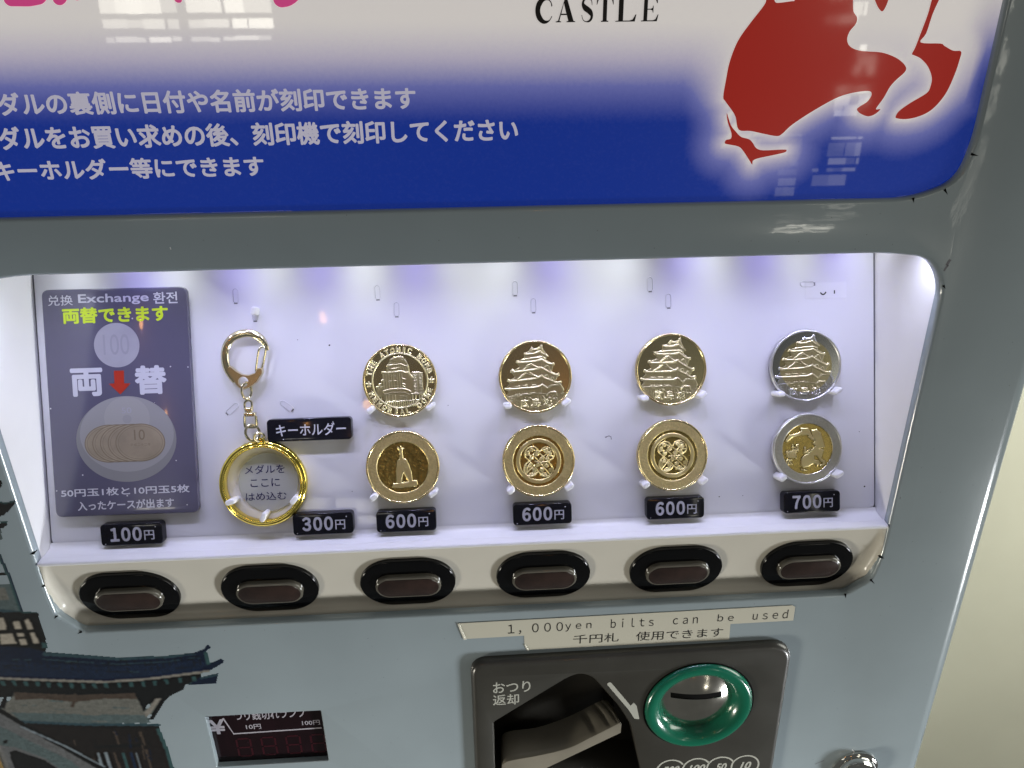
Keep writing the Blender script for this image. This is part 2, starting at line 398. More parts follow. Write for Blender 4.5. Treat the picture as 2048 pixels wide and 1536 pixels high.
tail_px = [(81.39, 105.81), (83.34, 101.60), (85.40, 99.31), (87.74, 97.29), (90.88, 96.38), (92.57, 94.92), (94.00, 93.17), (96.87, 92.25), (104.82, 92.40), (105.92, 91.97), (104.98, 91.23), (99.59, 90.17), (95.39, 89.38), (93.34, 88.54), (93.20, 87.09), (91.76, 88.87), (88.90, 92.40), (86.91, 93.87), (82.25, 94.82), (81.70, 95.40), (82.10, 96.25), (83.86, 96.78), (83.82, 98.77), (82.01, 102.74)]
leg_px = [(152.51, 145.73), (151.72, 142.73), (151.26, 138.18), (149.95, 132.02), (148.88, 127.32), (148.13, 125.22), (149.13, 124.68), (151.75, 123.58), (155.03, 120.87), (157.37, 117.06), (157.49, 113.79), (156.44, 111.60), (151.04, 108.36), (147.32, 105.62), (146.30, 103.67), (146.94, 102.93), (150.39, 102.59), (154.56, 103.26), (158.51, 104.89), (161.59, 107.64), (164.27, 112.04), (165.92, 118.04), (166.60, 122.87), (166.50, 125.80), (163.44, 126.10), (159.79, 127.73), (158.12, 128.53), (150.60, 128.98), (152.02, 131.99), (153.02, 138.16), (154.35, 142.71), (155.12, 145.71)]
tip_px = [(128.85, 145.91), (130.85, 142.90), (132.44, 140.62), (134.15, 139.24), (135.10, 140.35), (135.77, 142.86), (135.76, 145.85)]
shapes = [smooth(p, 4, True) for p in (body_px, tail_px, leg_px, tip_px)]
def seg_dist(X, Zz, poly, closed=True):
    d = np.full(X.shape, 1e9); n = len(poly)
    for i in range(n if closed else n-1):
        a = np.array(poly[i]); b = np.array(poly[(i+1) % n]); e = b-a; L = max((e@e), 1e-12)
        t = np.clip(((X-a[0])*e[0]+(Zz-a[1])*e[1])/L, 0, 1)
        d = np.minimum(d, np.hypot(X-a[0]-t*e[0], Zz-a[1]-t*e[1]))
    return d
def inside(X, Zz, poly):
    r = np.zeros(X.shape, bool); n = len(poly)
    for i in range(n):
        x1, z1 = poly[i]; x2, z2 = poly[(i+1) % n]
        if z1 == z2: continue
        c = ((z1 > Zz) != (z2 > Zz)) & (X < (x2-x1)*(Zz-z1)/(z2-z1)+x1); r ^= c
    return r
gx = np.linspace(-238, 180, 210); gz = np.linspace(71, 200, 66)
GX, GZ = np.meshgrid(gx, gz)
ds = np.min([np.where(inside(GX, GZ, s_), 0, seg_dist(GX, GZ, s_)) for s_ in shapes], axis=0)
def sst(a, b, x): t = np.clip((x-a)/(b-a), 0, 1); return t*t*(3-2*t)
lean = (GX+30)*-.012
vert_ = np.clip((138+lean-GZ)/34, 0, 1); vert_ = .5*vert_+.5*vert_*vert_*(3-2*vert_)
halo = np.clip((ds-.1)/15, 0, 1)**.5
hor = sst(178, 150, GX)
blue = np.clip(vert_*halo, 0, 1)
blue = np.maximum(blue, sst(163, 178, GX)*sst(150, 112, GZ)*.95*sst(2, 10, ds))
me = bpy.data.meshes.new('sign_board')
nx_, nz_ = len(gx), len(gz)
me.from_pydata([(a*MM, 2.6*MM, b*MM) for a, b in zip(GX.ravel(), GZ.ravel())], [], [(j*nx_+i, j*nx_+i+1, (j+1)*nx_+i+1, (j+1)*nx_+i) for j in range(nz_-1) for i in range(nx_-1)])
at = me.attributes.new('ink', 'FLOAT', 'POINT'); at.data.foreach_set('value', blue.ravel().astype(np.float32))
m = bpy.data.materials.new('backlit_sign_print'); m.use_nodes = True; nt = m.node_tree; b = nt.nodes['Principled BSDF']
an = nt.nodes.new('ShaderNodeAttribute'); an.attribute_name = 'ink'
cr = nt.nodes.new('ShaderNodeValToRGB'); cr.color_ramp.interpolation = 'LINEAR'
e = cr.color_ramp.elements; e[0].position = 0; e[0].color = (.80, .755, .73, 1); e[1].position = 1; e[1].color = (.0, .026, .29, 1)
k = e.new(.33); k.color = (.52, .48, .62, 1)
k = e.new(.66); k.color = (.15, .165, .47, 1)
nz = nt.nodes.new('ShaderNodeTexNoise'); nz.inputs['Scale'].default_value = 900
tc = nt.nodes.new('ShaderNodeTexCoord'); nt.links.new(tc.outputs['Object'], nz.inputs['Vector'])
ma = nt.nodes.new('ShaderNodeMath'); ma.operation = 'MULTIPLY_ADD'; ma.inputs[1].default_value = .05; nt.links.new(nz.outputs[0], ma.inputs[0]); nt.links.new(an.outputs['Fac'], ma.inputs[2])
sb = nt.nodes.new('ShaderNodeMath'); sb.operation = 'SUBTRACT'; sb.inputs[1].default_value = .025; nt.links.new(ma.outputs[0], sb.inputs[0])
nt.links.new(sb.outputs[0], cr.inputs[0]); nt.links.new(cr.outputs[0], b.inputs['Base Color']); nt.links.new(cr.outputs[0], b.inputs['Emission Color'])
b.inputs['Emission Strength'].default_value = .50; b.inputs['Roughness'].default_value = .35; b.inputs['Coat Weight'].default_value = 1; b.inputs['Coat Roughness'].default_value = .02
me.materials.append(m)
sign = link(bpy.data.objects.new('sign_board', me), machine, FRONT)
mb = MB()
put_text(mb, 'メダルの裏側に日付や名前が刻印できます', (-187.08, 108.81, -33.31, 116.60), 2.5, 'signink', .030)
put_text(mb, 'メダルをお買い求めの後、刻印機で刻印してください', (-189.89, 97.26, 3.58, 105.35), 2.5, 'signink', .030)
put_text(mb, 'キーホルダー等にできます', (-186.66, 86.43, -90.42, 93.85), 2.5, 'signink', .030)
mb.build('sign_lettering', sign, FRONT, flat=True)
# serif word
def serif(ch):
    P = []
    if ch == 'T': P = [[(.28, 0), (.72, 0), (.72, .035), (.62, .06), (.62, .95), (.38, .95), (.38, .06), (.28, .035)], [(.02, 1), (0, .72), (.03, .72), (.1, .9), (.2, .955), (.8, .955), (.9, .9), (.97, .72), (1, .72), (.98, 1)]]
    if ch == 'L': P = [[(0, 0), (.86, 0), (.92, .30), (.88, .30), (.76, .09), (.62, .045), (.34, .045), (.34, .95), (.46, .97), (.46, 1), (0, 1), (0, .97), (.13, .95), (.13, .05), (0, .03)]]
    if ch == 'E': P = [[(0, 0), (.88, 0), (.95, .29), (.91, .29), (.79, .09), (.66, .045), (.34, .045), (.34, .49), (.5, .49), (.60, .46), (.63, .36), (.66, .36), (.66, .66), (.63, .66), (.60, .56), (.5, .53), (.34, .53), (.34, .955), (.62, .955), (.76, .92), (.84, .76), (.88, .76), (.86, 1), (0, 1), (0, .97), (.13, .95), (.13, .05), (0, .03)]]
    if ch == 'A': P = [[(0, 0), (.28, 0), (.28, .03), (.19, .06), (.26, .30), (.56, .30), (.64, .06), (.55, .03), (.55, 0), (1, 0), (1, .03), (.91, .06), (.56, 1.02), (.46, 1.02), (.12, .07), (0, .03)]]
    if ch == 'C': P = [stroke(smooth([(.93, .66), (.90, .80), (.78, .93), (.60, .985), (.40, .93), (.22, .74), (.16, .5), (.22, .26), (.40, .07), (.60, .015), (.80, .08), (.94, .26)], 4), [.03, .05, .07]+[.05]*5+list(np.linspace(.05, .27, 12))+[.27]*9+list(np.linspace(.27, .05, 12))+[.04]*20)]
    if ch == 'S': P = [stroke(smooth([(.84, .70), (.78, .90), (.52, .985), (.26, .93), (.17, .76), (.30, .61), (.56, .50), (.78, .37), (.83, .20), (.68, .05), (.42, .015), (.20, .10), (.10, .30)], 4), [.03, .04]+[.05]*8+list(np.linspace(.08, .25, 10))+[.27]*8+list(np.linspace(.25, .05, 12))+[.04]*20)]
    return P
mb = MB()
LX = [(93, 166), (177, 256), (276, 331), (337, 409), (418, 510), (522, 596)]
zb = (29.22, 136.83)[1]; zt = (28.99, 144.35)[1]
for ch, (a, b2) in zip('CASTLE', LX):
    xa = 9.75+(a-93)*.08745; xb = 9.75+(b2-93)*.08745
    if ch == 'T': xa += .3
    for p in serif(ch):
        p = [(xa+u*(xb-xa), zb+v*(zt-zb)) for u, v in p]
        lo_ = [ccw(p)]
        if ch == 'A': lo_.append(ccw([(xa+u*(xb-xa), zb+v*(zt-zb)) for u, v in ((.285, .36), (.535, .36), (.405, .80))])[::-1])
        mb.flat(lo_, 2.45, 'blackink')
mb.build('black_word', sign, FRONT, flat=True)
mb = MB()
for s_ in shapes: mb.flat(ccw(s_), 2.5, 'signred')
mb.build('horse_emblem', sign, FRONT, flat=True)
mb = MB()
for p in ([(-167.40, 149.77), (-168.30, 144.74), (-167.03, 143.46), (-160.23, 143.33), (-155.81, 144.04), (-153.49, 146.11), (-152.11, 149.66)], [(-151.62, 149.65), (-152.36, 144.76), (-151.32, 143.70), (-149.71, 143.61), (-147.97, 144.72), (-145.96, 149.61)], [(-145.48, 149.61), (-145.67, 145.45), (-144.33, 144.92), (-142.86, 145.58), (-141.43, 149.58)], [(-112.22, 149.37), (-112.47, 144.58), (-111.42, 143.97), (-110.24, 144.11), (-108.44, 149.34)], [(-79.83, 149.14), (-79.43, 143.55), (-77.59, 142.24), (-74.51, 142.59), (-72.00, 143.79), (-69.32, 146.35), (-68.32, 149.05)]):
    mb = MB(); mb.flat(ccw(roundpoly(p, 1.2)), 2.5, 'pink'); mb.build('pink_lettering', sign, FRONT, flat=True)

# ---- display recess
mb = MB(); y1, y2 = 4.2, 70
wall_prof = [(y1, -80.6), (13, -80.3), (61.3, 51), (66, 62), (y1, 62)]
for x, flip in ((XL-.02, 1), (XR+.02, 0)):
    vs = [(x, y, z) for y, z in wall_prof]; f = (0, 1, 2, 3, 4)
    mb.add(vs, [f if flip else f[::-1]], 'white')
mb.add([(XL, y1, 60), (XR, y1, 60), (XR, 68, 60), (XL, 68, 60)], [(0, 3, 2, 1)], 'white')
mb.build('display_recess', machine, FRONT, flat=True)
# ledge in front of the plate, rolled over into a bright lip
prof = [(12.6, -77.9), (12.2, -79.0), (11.2, -79.9), (9.6, -80.1), (5.2, -80.25), (4.9, -79.9), (4.3, -79.75), (3.6, -79.85), (2.0, -80.0), (.6, -80.15), (-.1, -80.5), (-.35, -81.1), (-.1, -81.7), (.6, -82.1), (3, -82.2)]
mb = MB(); nP = len(prof)
mb.add([(x, y, z) for x in (XL+.1, XR-.1) for y, z in prof], [(i, i+1, nP+i+1, nP+i) for i in range(nP-1)], 'white')
mb.build('display_ledge', machine, FRONT, sharp=50)
# back plate of the window
mb = MB()
plate_o = roundpoly([(XL+.7, -7.3), (XR-.7, -7.3), (XR-.7, 132), (XL+.7, 132)], [4.5, 4.5, .5, .5], 7)
mb.prism(plate_o, 0, 2.2, 'plate', .35, 2)
plate = mb.build('display_plate', machine, DISP)
mb = MB(); mb.flat([(XL-2, -12), (XR+2, -12), (XR+2, 134), (XL-2, 134)], 1.2, 'greygap'); mb.build('plate_backing', machine, DISP, flat=True)
def slot(u, v, a, dark=.4):
    mb = MB(); o = ccw(rot(stadium(u, v, 2.7, 7.0, 5), a, (u, v)))
    mb.ring(offset(o, .1), -.05, o, -.24, 'plate'); mb.ring(o, -.24, offset(o, -.22), -.24, 'plate'); mb.ring(offset(o, -.22), -.24, offset(o, -.3), -.05, 'greygap')
    for s_ in (-1,): 
        c = rot([(u, v-3.4)], a, (u, v))[0]; mb.flat(ccw(rot([(u-.9, v-3.7), (u+.9, v-3.7), (u+.7, v-3.1), (u-.7, v-3.1)], a, (u, v))), -.27, 'greygap')
    mb.build('peg_slot', plate, DISP, flat=True)
for u, v, a in ((-124.2, 106, 0), (-115.8, 97.5, 0), (-59.3, 105.7, 2), (-50.8, 97.6, 0), (4.8, 105.8, 0), (13.2, 97.6, 0), (68.8, 105.9, 0), (77.5, 97.9, 0), (144.9, 104, 88), (-128.3, 53.9, -50), (-103.5, 54.4, 52)):
    slot(u, v, a)
def peg(u, v, a, L=8.5, w=2.3, l=4.4):
    mb = MB(); o = ccw(rot(stadium(u, v, l, w, 6), a, (u, v))); mb.prism(o, -L, 0, 'white', .8, 3); mb.build('peg', plate, DISP, sharp=50)
mb = MB()
for u, v in ((-75, 13), (-28.5, 52), (-82.5, 82), (100.5, 3), (112, 3), (-77.5, 0), (170, 32), (172.5, 5), (-97, 85), (46, 34)):
    a = random.random()*3; r = random.uniform(.22, .5); mb = MB(); mb.flat(circ(u, v, r, 7, r*random.uniform(.5, 1)), -.05, 'gap'); mb.build('dirt_speck', plate, DISP, flat=True)
for p in ([(45.5, 34), (47.5, 34.6), (48.4, 34.2), (48.6, 32.8)],): mb = MB(); mb.band(p, .35, -.05, 'greygap'); mb.build('dirt_speck', plate, DISP, flat=True)

# ---- selection buttons
bx0, bx1 = XL+.1, XR-.1
nxb, nzb = 150, 40
hole_l = ccw(disp_hole); gx = np.linspace(bx0, bx1, nxb); gv = np.linspace(-41.5, .3, nzb); gx = np.sort(np.concatenate([gx, bx0+np.linspace(0, 12, 24)[1:], bx1-np.linspace(0, 12, 24)[1:]])); nxb = len(gx)
GX2, GV2 = np.meshgrid(gx, gv)
ZW = -81.5+GV2*math.cos(TB)
dd = seg_dist(GX2, ZW, hole_l); dd = np.where(inside(GX2, ZW, hole_l), dd, 0); dd = np.where(ZW > -84, np.maximum(np.minimum(GX2-bx0, bx1-GX2), 0), np.minimum(dd, 99))
Rf = 4.5; t_ = np.clip(dd/Rf, 0, 1); fil = Rf*(1-np.sqrt(1-(1-t_)**2))
maxd = np.maximum((-GV2)*math.tan(TB)+.8, .2)
fil = np.minimum(fil, maxd)
mb = MB(); mb.add([(a, -f_, v) for a, f_, v in zip(GX2.ravel(), fil.ravel(), GV2.ravel())], [(j*nxb+i, j*nxb+i+1, (j+1)*nxb+i+1, (j+1)*nxb+i) for j in range(nzb-1) for i in range(nxb-1)], 'beige')
mb.build('button_panel', machine, BTN, sharp=80)
def add_button(u, v, fr=None):
    F_b = BTN @ Matrix.Translation(Vector((u, 0, v))*MM)
    mb = MB(); o = stadium(0, 0, 45.4, 31.0, 20)
    o2 = offset(ccw(o), .0)
    mb.prism(o2, -2.2, .5, 'black', .8, 4)
    bz = mb.build('selection_button', machine, F_b)
    mb = MB(); l = ccw(stadium(.3, 0, 31.2, 14.2, 14)); mb.prism(l, -4.6, -2.0, 'lensrim', .9, 4)
    rim = mb.build('lens_rim', bz, F_b)
    mb = MB(); l = ccw(stadium(.3, 0, 28.8, 11.8, 14)); mb.prism(l, -4.85, -4.5, 'lens', .3, 2)
    mb.build('button_lens', bz, F_b)
    return bz
BV = [(-180.83, -22.12), (-115.76, -21.52), (-50.73, -21.55), (14.27, -21.13), (79.02, -21.71), (144.29, -22.24)]
for u, v in BV: add_button(u, v-1.1)

# ---- coin panel
cp_o = roundpoly([(-22.6, -166), (-22.6, -147.6), (140.2, -146.2), (142.2, -300), (-22.6, -300)], [1, 24, 12, 2, 2], 8)
win = roundpoly([(-11.75, -188.21), (-8.61, -185.86), (26.04, -160.52), (32.30, -158.12), (38.45, -160.87), (43.81, -168.62), (53.43, -182.70), (59.86, -195.89), (68.36, -236.84), (-11.83, -229.95)], [1, 1, 7, 5, 7, 4, 6, 3, 1, 1][:len([(-11.75, -188.21), (-8.61, -185.86), (26.04, -160.52), (32.30, -158.12), (38.45, -160.87), (43.81, -168.62), (53.43, -182.70), (59.86, -195.89), (68.36, -236.84), (-11.83, -229.95)])], 5)
CB = -4.5
mb = MB(); o = ccw(cp_o); prev, py = o, .0
mb.ring(o, .5, o, -1.5, 'coinbox'); prev, py = o, -1.5
for k in range(1, 6):
    a = math.pi/2*k/5; q = offset(o, -3.0*(1-math.cos(a))); y = -1.5-3.0*math.sin(a); mb.ring(prev, py, q, y, 'coinbox'); prev, py = q, y
ring_c = (94.6, -184.0)
hole_r = circ(*ring_c, 25.6, 64)
win_c = ccw(win); bigw = offset(win_c, 1.0)
mb.flat([prev, bigw[::-1], hole_r[::-1]], CB, 'coinbox')
mb.ring(offset(win_c, 0), CB+.9, bigw, CB, 'coinbox')
mb.ring(win_c, 22, win_c, CB+.9, 'darkrecess')
coin = mb.build('coin_panel', machine, FRONT, sharp=50)
mb = MB(); mb.flat(offset(win_c, 1), 22, 'darkrecess')
mb.prism(rrect(49.5, -216, 54.5, -199, 1.2), 12, 22, 'darkrecess', .6)
mb.build('lever_recess', coin, FRONT)
# change return lever: a rocker with a grooved finger end
fe = smooth([(-8.37, -222.46), (-6.43, -218.86), (-1.06, -217.06), (12.32, -214.81), (27.27, -210.83), (38.85, -204.06), (49.26, -197.64), (53.91, -194.77), (54.89, -195.92)], 8); be = smooth([(-8.16, -223.83), (-6.67, -218.58), (-1.36, -216.33), (11.98, -215.10), (25.01, -210.44), (34.35, -205.54), (43.33, -199.91), (48.48, -197.35), (51.28, -198.30)], 8)
n_ = min(len(fe), len(be)); fe = [fe[round(i*(len(fe)-1)/(n_-1))] for i in range(n_)]; be = [be[round(i*(len(be)-1)/(n_-1))] for i in range(n_)]
mb = MB(); rows = []; nrow = 8
Yf, Yb = -2.2, 15
for i in range(n_):
    g = 0
    s_ = i/(n_-1)
    for gc in (.66, .75, .84, .92):
        g = max(g, 1.1*math.exp(-((s_-gc)/.012)**2))
    col = []
    for k in range(nrow+1):
        t = k/nrow; x = be[i][0]*(1-t)+fe[i][0]*t; z = be[i][1]*(1-t)+fe[i][1]*t-g*(.25+.75*min(1, 3*min(t, 1-t))); y = Yb*(1-t)+Yf*t
        z += 1.2*math.sin(math.pi*t)
        col.append((x, y, z))
    x, z = fe[i]
    col += [(x+.1, Yf-.7, z-.5), (x+.2, Yf-.8, z-1.3)]
    rows.append(col)
    zb_ = min(z-4, -236+max(0, (x+3))*.56) if x > -3 else -236
    zb_ = -232.5+(x-5)*.585
    zb_ = min(zb_, z-5.5)
    col += [(x+.2, Yf-.4, zb_+.8), (x, Yf+.6, zb_), (x, Yf+12, zb_-1)]
m_ = len(rows[0])
mb.add([p for c in rows for p in c], [(i*m_+k, i*m_+k+1, (i+1)*m_+k+1, (i+1)*m_+k) for i in range(n_-1) for k in range(m_-1)]+[tuple(range(m_))[::-1], tuple((n_-1)*m_+k for k in range(m_))], 'lever')
mb.build('return_lever', coin, FRONT, sharp=40, recalc=True)
mb = MB()
mb.lathe([(28.2, CB+2), (28.2, CB-.4), (27.6, CB-1.6), (26.6, CB-2.3), (25.2, CB-2.5), (23.4, CB-2.1), (21.6, CB-1.2), (20.0, CB+.6), (19.0, CB+2.2), (18.3, CB+3.6)], *ring_c, 'green', 72)
mb.build('coin_slot_ring', coin, FRONT, sharp=60)
mb = MB(); mb.lathe([(29.1, CB-.05), (28.1, CB-.07)], *ring_c, 'gap', 72); mb.build('ring_seam', coin, FRONT, flat=True)
mb = MB(); prof = []
for k in range(15):
    a = k/14; prof.append((18.6*(1-a)+1e-3, CB+3.4-5.2*(1-(1-a)**2)))
mb.lathe(prof, *ring_c, 'steel', 72); mb.build('steel_coin_plate', coin, FRONT, sharp=60)
def domey(x, z): r = min(1, math.hypot(x-ring_c[0], z-ring_c[1])/18.6); return CB+3.4-5.2*(1-r*r)
mb = MB(); sl = []
for k in range(21):
    x = 80.0+26.6*k/20; zc = ring_c[1]+6.4+(.7*(1-((k-10)/10)**2))
    sl.append((x, zc))
vs = []
for x, z in sl: vs += [(x, domey(x, z-1.35)-.06, z-1.35), (x, domey(x, z+1.35)-.06, z+1.35)]
mb.add(vs, [(2*i, 2*i+2, 2*i+3, 2*i+1) for i in range(20)], 'gap')
mb.build('coin_slit', coin, FRONT, flat=True)
mb = MB(); vs = []
for x, z in sl: vs += [(x, domey(x, z-1.75)-.12, z-1.75), (x, domey(x, z-1.35)-.3, z-1.35)]
mb.add(vs, [(2*i, 2*i+2, 2*i+3, 2*i+1) for i in range(20)], 'chrome'); mb.build('slit_lip', coin, FRONT, flat=True)
mb = MB(); yt = CB-.06
put_text(mb, 'おつり', (-11.82, -167.94, 7.15, -160.63), yt, 'greyink', .012)
L1 = mb; mb = MB(); put_text(mb, '返却', (-12.00, -176.07, 1.30, -168.90), yt, 'greyink', .012)
L1.build('return_lettering', coin, FRONT, flat=True); mb.build('return_lettering', coin, FRONT, flat=True); mb = MB()
a0 = Vector((47.28, -165.84)); a1 = Vector((63.24, -190.11)); d = (a1-a0).normalized(); nn = Vector((-d.y, d.x))
mb.flat(ccw(stroke([tuple(a0), tuple(a1-d*3)], 2.3)+[]), yt, 'greyink')
mb.flat(circ(a0.x, a0.y, 1.15, 16), yt-.01, 'greyink')
b_ = Vector((62.13, -181.96))
mb.flat(ccw(roundpoly([tuple(a1+d*1.4), tuple(a1-nn*1.9-d*.5), tuple(a1-d*9-nn*1.0), tuple(b_-nn*.0-d*3.0), tuple(b_)], .5)), yt-.02, 'greyink')
mb.build('push_arrow', coin, FRONT, flat=True)
for (s_, cx) in [('10', 124.56), ('50', 110.98), ('100', 97.6), ('500', 83.33)]:
    mb = MB()
    cz = (110.70, -230.40)[1]; rr_ = 7.5
    k = 64; seg = circ(cx, cz, rr_, k)
    if s_ != '10':
        nxt = cx+13.55; seg = [p for p in circ(cx, cz, rr_, 160) if math.hypot(p[0]-nxt, p[1]-cz) > rr_+.2]
        # start the open arc at the neighbour
        i0 = max(range(len(seg)), key=lambda i: math.hypot(seg[i][0]-seg[i-1][0], seg[i][1]-seg[i-1][1])); seg = seg[i0:]+seg[:i0]
        mb.band(seg, .95, yt, 'greyink')
    else:
        A = ccw(circ(cx, cz, rr_+.47, k)); B = ccw(circ(cx, cz, rr_-.47, k)); mb.ring(A, yt, B, yt, 'greyink')
    wd = 3.1*len(s_)
    put_text(mb, s_, (cx-wd*.5+.3, cz-2.7, cx+wd*.5+.3, cz+2.9), yt-.01, 'greyink', .035, 1, .25)
    mb.build('coin_value_mark', coin, FRONT, flat=True)

# ---- amount counter
mb = MB(); yk = 3.4; mb.flat([(-160, -216), (-97, -216), (-97, -175), (-160, -175)], yk, 'glass')
counter = mb.build('amount_counter', machine, FRONT, flat=True)
mb = MB(); yt = yk-.06
put_text(mb, '¥', (-158.05, -193.79, -150.13, -183.48), yt, 'silverink', .03)
put_text(mb, 'つり銭切れランプ', (-144.62, -185.31, -108.17, -178.00), yt, 'silverink', .01)
put_text(mb, '10円', (-139.76, -191.67, -132.12, -188.20), yt, 'silverink', .015)
put_text(mb, '100円', (-111.04, -191.07, -101.92, -187.71), yt, 'silverink', .015)
mb.band([(-150.27, -182.78), (-146.65, -194.15), (-101.54, -193.41)], .85, yt-.01, 'silverink')
mb.build('counter_lettering', counter, FRONT, flat=True)
for i in range(4):
    mb = MB(); cx = -142.6+12.75*i; cz = -204.3; W_, H_ = 7.0, 12.5
    def sg(x0, z0, x1, z1): mb.band([(x0, z0), (x1, z1)], .95, yt, 'segment')
    for zz in (-H_/2, 0, H_/2): sg(cx-W_/2+.7, cz+zz, cx+W_/2-.7, cz+zz)
    for xx in (-W_/2, W_/2):
        for z0 in (-H_/2+.5, .5): sg(cx+xx, cz+z0, cx+xx, cz+z0+H_/2-1)
    mb.build('counter_digit', counter, FRONT, flat=True)
# ---- lock
mb = MB(); lc = (189.95, -243.51)
mb.lathe([(13.2, .5), (13.2, -1.2), (12.4, -2.0), (10.9, -2.2), (10.7, -5.5), (10.2, -6.3), (9.0, -6.6), (8.6, -6.2), (3.4, -6.0), (.01, -6.0)], *lc, 'chrome', 48)
mb.build('cylinder_lock', machine, FRONT, sharp=40)
def scratch(p, wd, m): mb = MB(); mb.band(p, wd, -.06, m); mb.build('paint_scratch', door, FRONT, flat=True)
scratch([(186.34, -228.57), (188.13, -230.65), (189.78, -231.95), (190.72, -233.97)], .5, 'white'); scratch([(166.85, -238.25), (169.49, -236.91), (171.62, -235.91)], .45, 'greygap')
scratch([(177.17, 43.73), (177.68, 45.18), (178.50, 46.19)], .8, 'greygap'); scratch([(177.70, 46.01), (178.21, 47.45), (178.82, 48.46)], 1.1, 'greygap')
scratch([(180.77, -65.47), (180.79, -64.38)], .35, 'greygap'); scratch([(-71.96, -132.52), (-71.45, -132.24)], .3, 'greygap'); scratch([(-128.97, 61.50), (-128.78, 60.54)], .3, 'white')

# ---- printed castle picture on the door (flat ink layers)
INKS = []
def ink(pts, m, r=0): INKS.append((roundpoly(ccw(pts), r) if r else list(pts), m))
def inkline(pts, w, m): INKS.append((stroke(pts, w), m))
def CASTLEPT(x, y):  # trace grid of the print -> mm on the door
    h = ((0.19222932, -0.0024493077, -194.96175), (-0.0072267139, -0.20961962, 168.38802), (-3.9346568e-05, -0.00026741512, 1.1597867))
    a, b, c = (r[0]*x+r[1]*y+r[2] for r in h); return (a/c, b/c)
# upper storey at the left
ink([(-265.75, -132.25), (-255.87, -99.34), (-236.69, -101.95), (-227.52, -105.99), (-221.05, -108.73), (-221.21, -118.20), (-221.68, -127.25), (-224.58, -133.21)], 'shade')
for q in ([(-247.23, -107.67), (-236.99, -109.49), (-237.74, -117.13), (-249.17, -117.58)], [(-233.64, -112.05), (-230.83, -111.64), (-230.96, -116.38), (-233.94, -116.48)], [(-228.45, -111.20), (-226.08, -110.76), (-225.83, -116.71), (-228.44, -117.13)], [(-241.34, -118.69), (-235.38, -118.48), (-235.19, -124.52), (-242.62, -124.94)], [(-233.68, -118.89), (-230.47, -118.80), (-230.57, -120.89), (-233.78, -120.99)], [(-233.65, -122.20), (-230.88, -122.08), (-230.48, -125.75), (-233.71, -125.83)], [(-227.79, -118.97), (-225.69, -118.81), (-225.29, -125.18), (-227.62, -125.33)]):
    ink(q, 'pane', .4)
ink([(-252.55, -88.25), (-228.68, -90.49), (-228.94, -101.27), (-228.84, -105.91), (-256.97, -103.00)], 'plaster2')
ink([(-253.12, -90.17), (-231.81, -92.27), (-231.98, -99.36), (-255.29, -97.38)], 'plaster')
ink([(-256.13, -100.18), (-228.40, -105.94), (-228.42, -107.68), (-256.80, -102.44)], 'roofedge')
ink([(-248.26, -73.97), (-230.47, -84.26), (-230.19, -84.83), (-251.16, -83.62)], 'plaster2')
inkline([(-251.32, -84.16), (-228.90, -84.90)], 2.0, 'shade')
inkline([(-229.56, -73.93), (-228.21, -87.16), (-228.42, -107.68)], 2.1, 'teal')
inkline([(-229.14, -73.96), (-227.71, -87.75), (-227.76, -107.73)], .9, 'navy2')
inkline([(-257.83, -105.85), (-233.71, -107.35), (-220.90, -108.16)], 2.3, 'shade')
inkline([(-228.99, -106.48), (-221.08, -107.12)], .8, 'teal')
inkline([(-223.41, -109.17), (-223.00, -118.08), (-222.74, -127.79)], 2.0, 'shade')
inkline([(-235.35, -108.42), (-234.65, -119.13), (-234.48, -127.00)], 1.9, 'shade')
inkline([(-249.89, -116.94), (-234.17, -117.36), (-223.30, -117.47)], 1.8, 'shade')
inkline([(-224.24, -126.46), (-221.60, -126.95)], 3.2, 'teal')
ink([(-229.15, -44.81), (-218.68, -47.59), (-214.70, -46.78), (-215.38, -48.52), (-218.61, -51.92), (-221.79, -54.33), (-232.32, -55.85)], 'shade')
inkline([(-229.01, -44.31), (-219.57, -47.80), (-214.90, -46.77)], .9, 'teal')
ink([(-230.68, -57.48), (-221.94, -57.94), (-221.94, -59.50), (-224.04, -60.95), (-231.85, -61.59)], 'shade')
ink([(-224.24, -34.87), (-217.68, -36.41), (-217.94, -38.87), (-219.30, -40.79), (-226.40, -42.44)], 'shade')
inkline([(-230.25, -55.95), (-220.96, -57.47), (-221.80, -58.98)], 1.0, 'teal')
ink([(-233.94, -61.48), (-224.60, -61.45), (-225.62, -66.66), (-235.58, -67.19)], 'plaster2')
# main roof
ink([(-263.24, -123.87), (-243.31, -125.80), (-230.13, -127.91), (-223.50, -130.81), (-210.13, -132.95), (-191.69, -136.07), (-169.69, -136.62), (-155.80, -135.69), (-150.22, -133.56), (-148.57, -130.88), (-147.04, -131.60), (-146.94, -133.78), (-149.60, -135.48), (-150.24, -143.32), (-142.99, -140.01), (-141.36, -141.71), (-142.85, -143.51), (-148.76, -147.26), (-155.48, -150.01), (-177.86, -150.36), (-200.43, -151.01), (-222.19, -148.82), (-268.87, -142.64)], 'roof')
ink([(-266.11, -133.46), (-232.36, -136.40), (-200.94, -141.72), (-170.25, -141.94), (-154.52, -140.49), (-150.84, -142.65), (-154.73, -148.45), (-178.79, -149.01), (-204.98, -149.08), (-234.71, -145.37), (-268.50, -141.41)], 'navy2')
ink([(-224.34, -130.44), (-210.09, -132.79), (-191.69, -136.07), (-169.69, -136.62), (-155.80, -135.69), (-154.62, -137.02), (-169.58, -138.51), (-192.16, -138.23), (-211.10, -135.06), (-225.87, -132.81)], 'roofedge')
inkline([(-226.41, -134.94), (-211.68, -137.51), (-192.64, -140.40), (-170.00, -140.69), (-155.42, -138.85)], .5, 'roofedge')
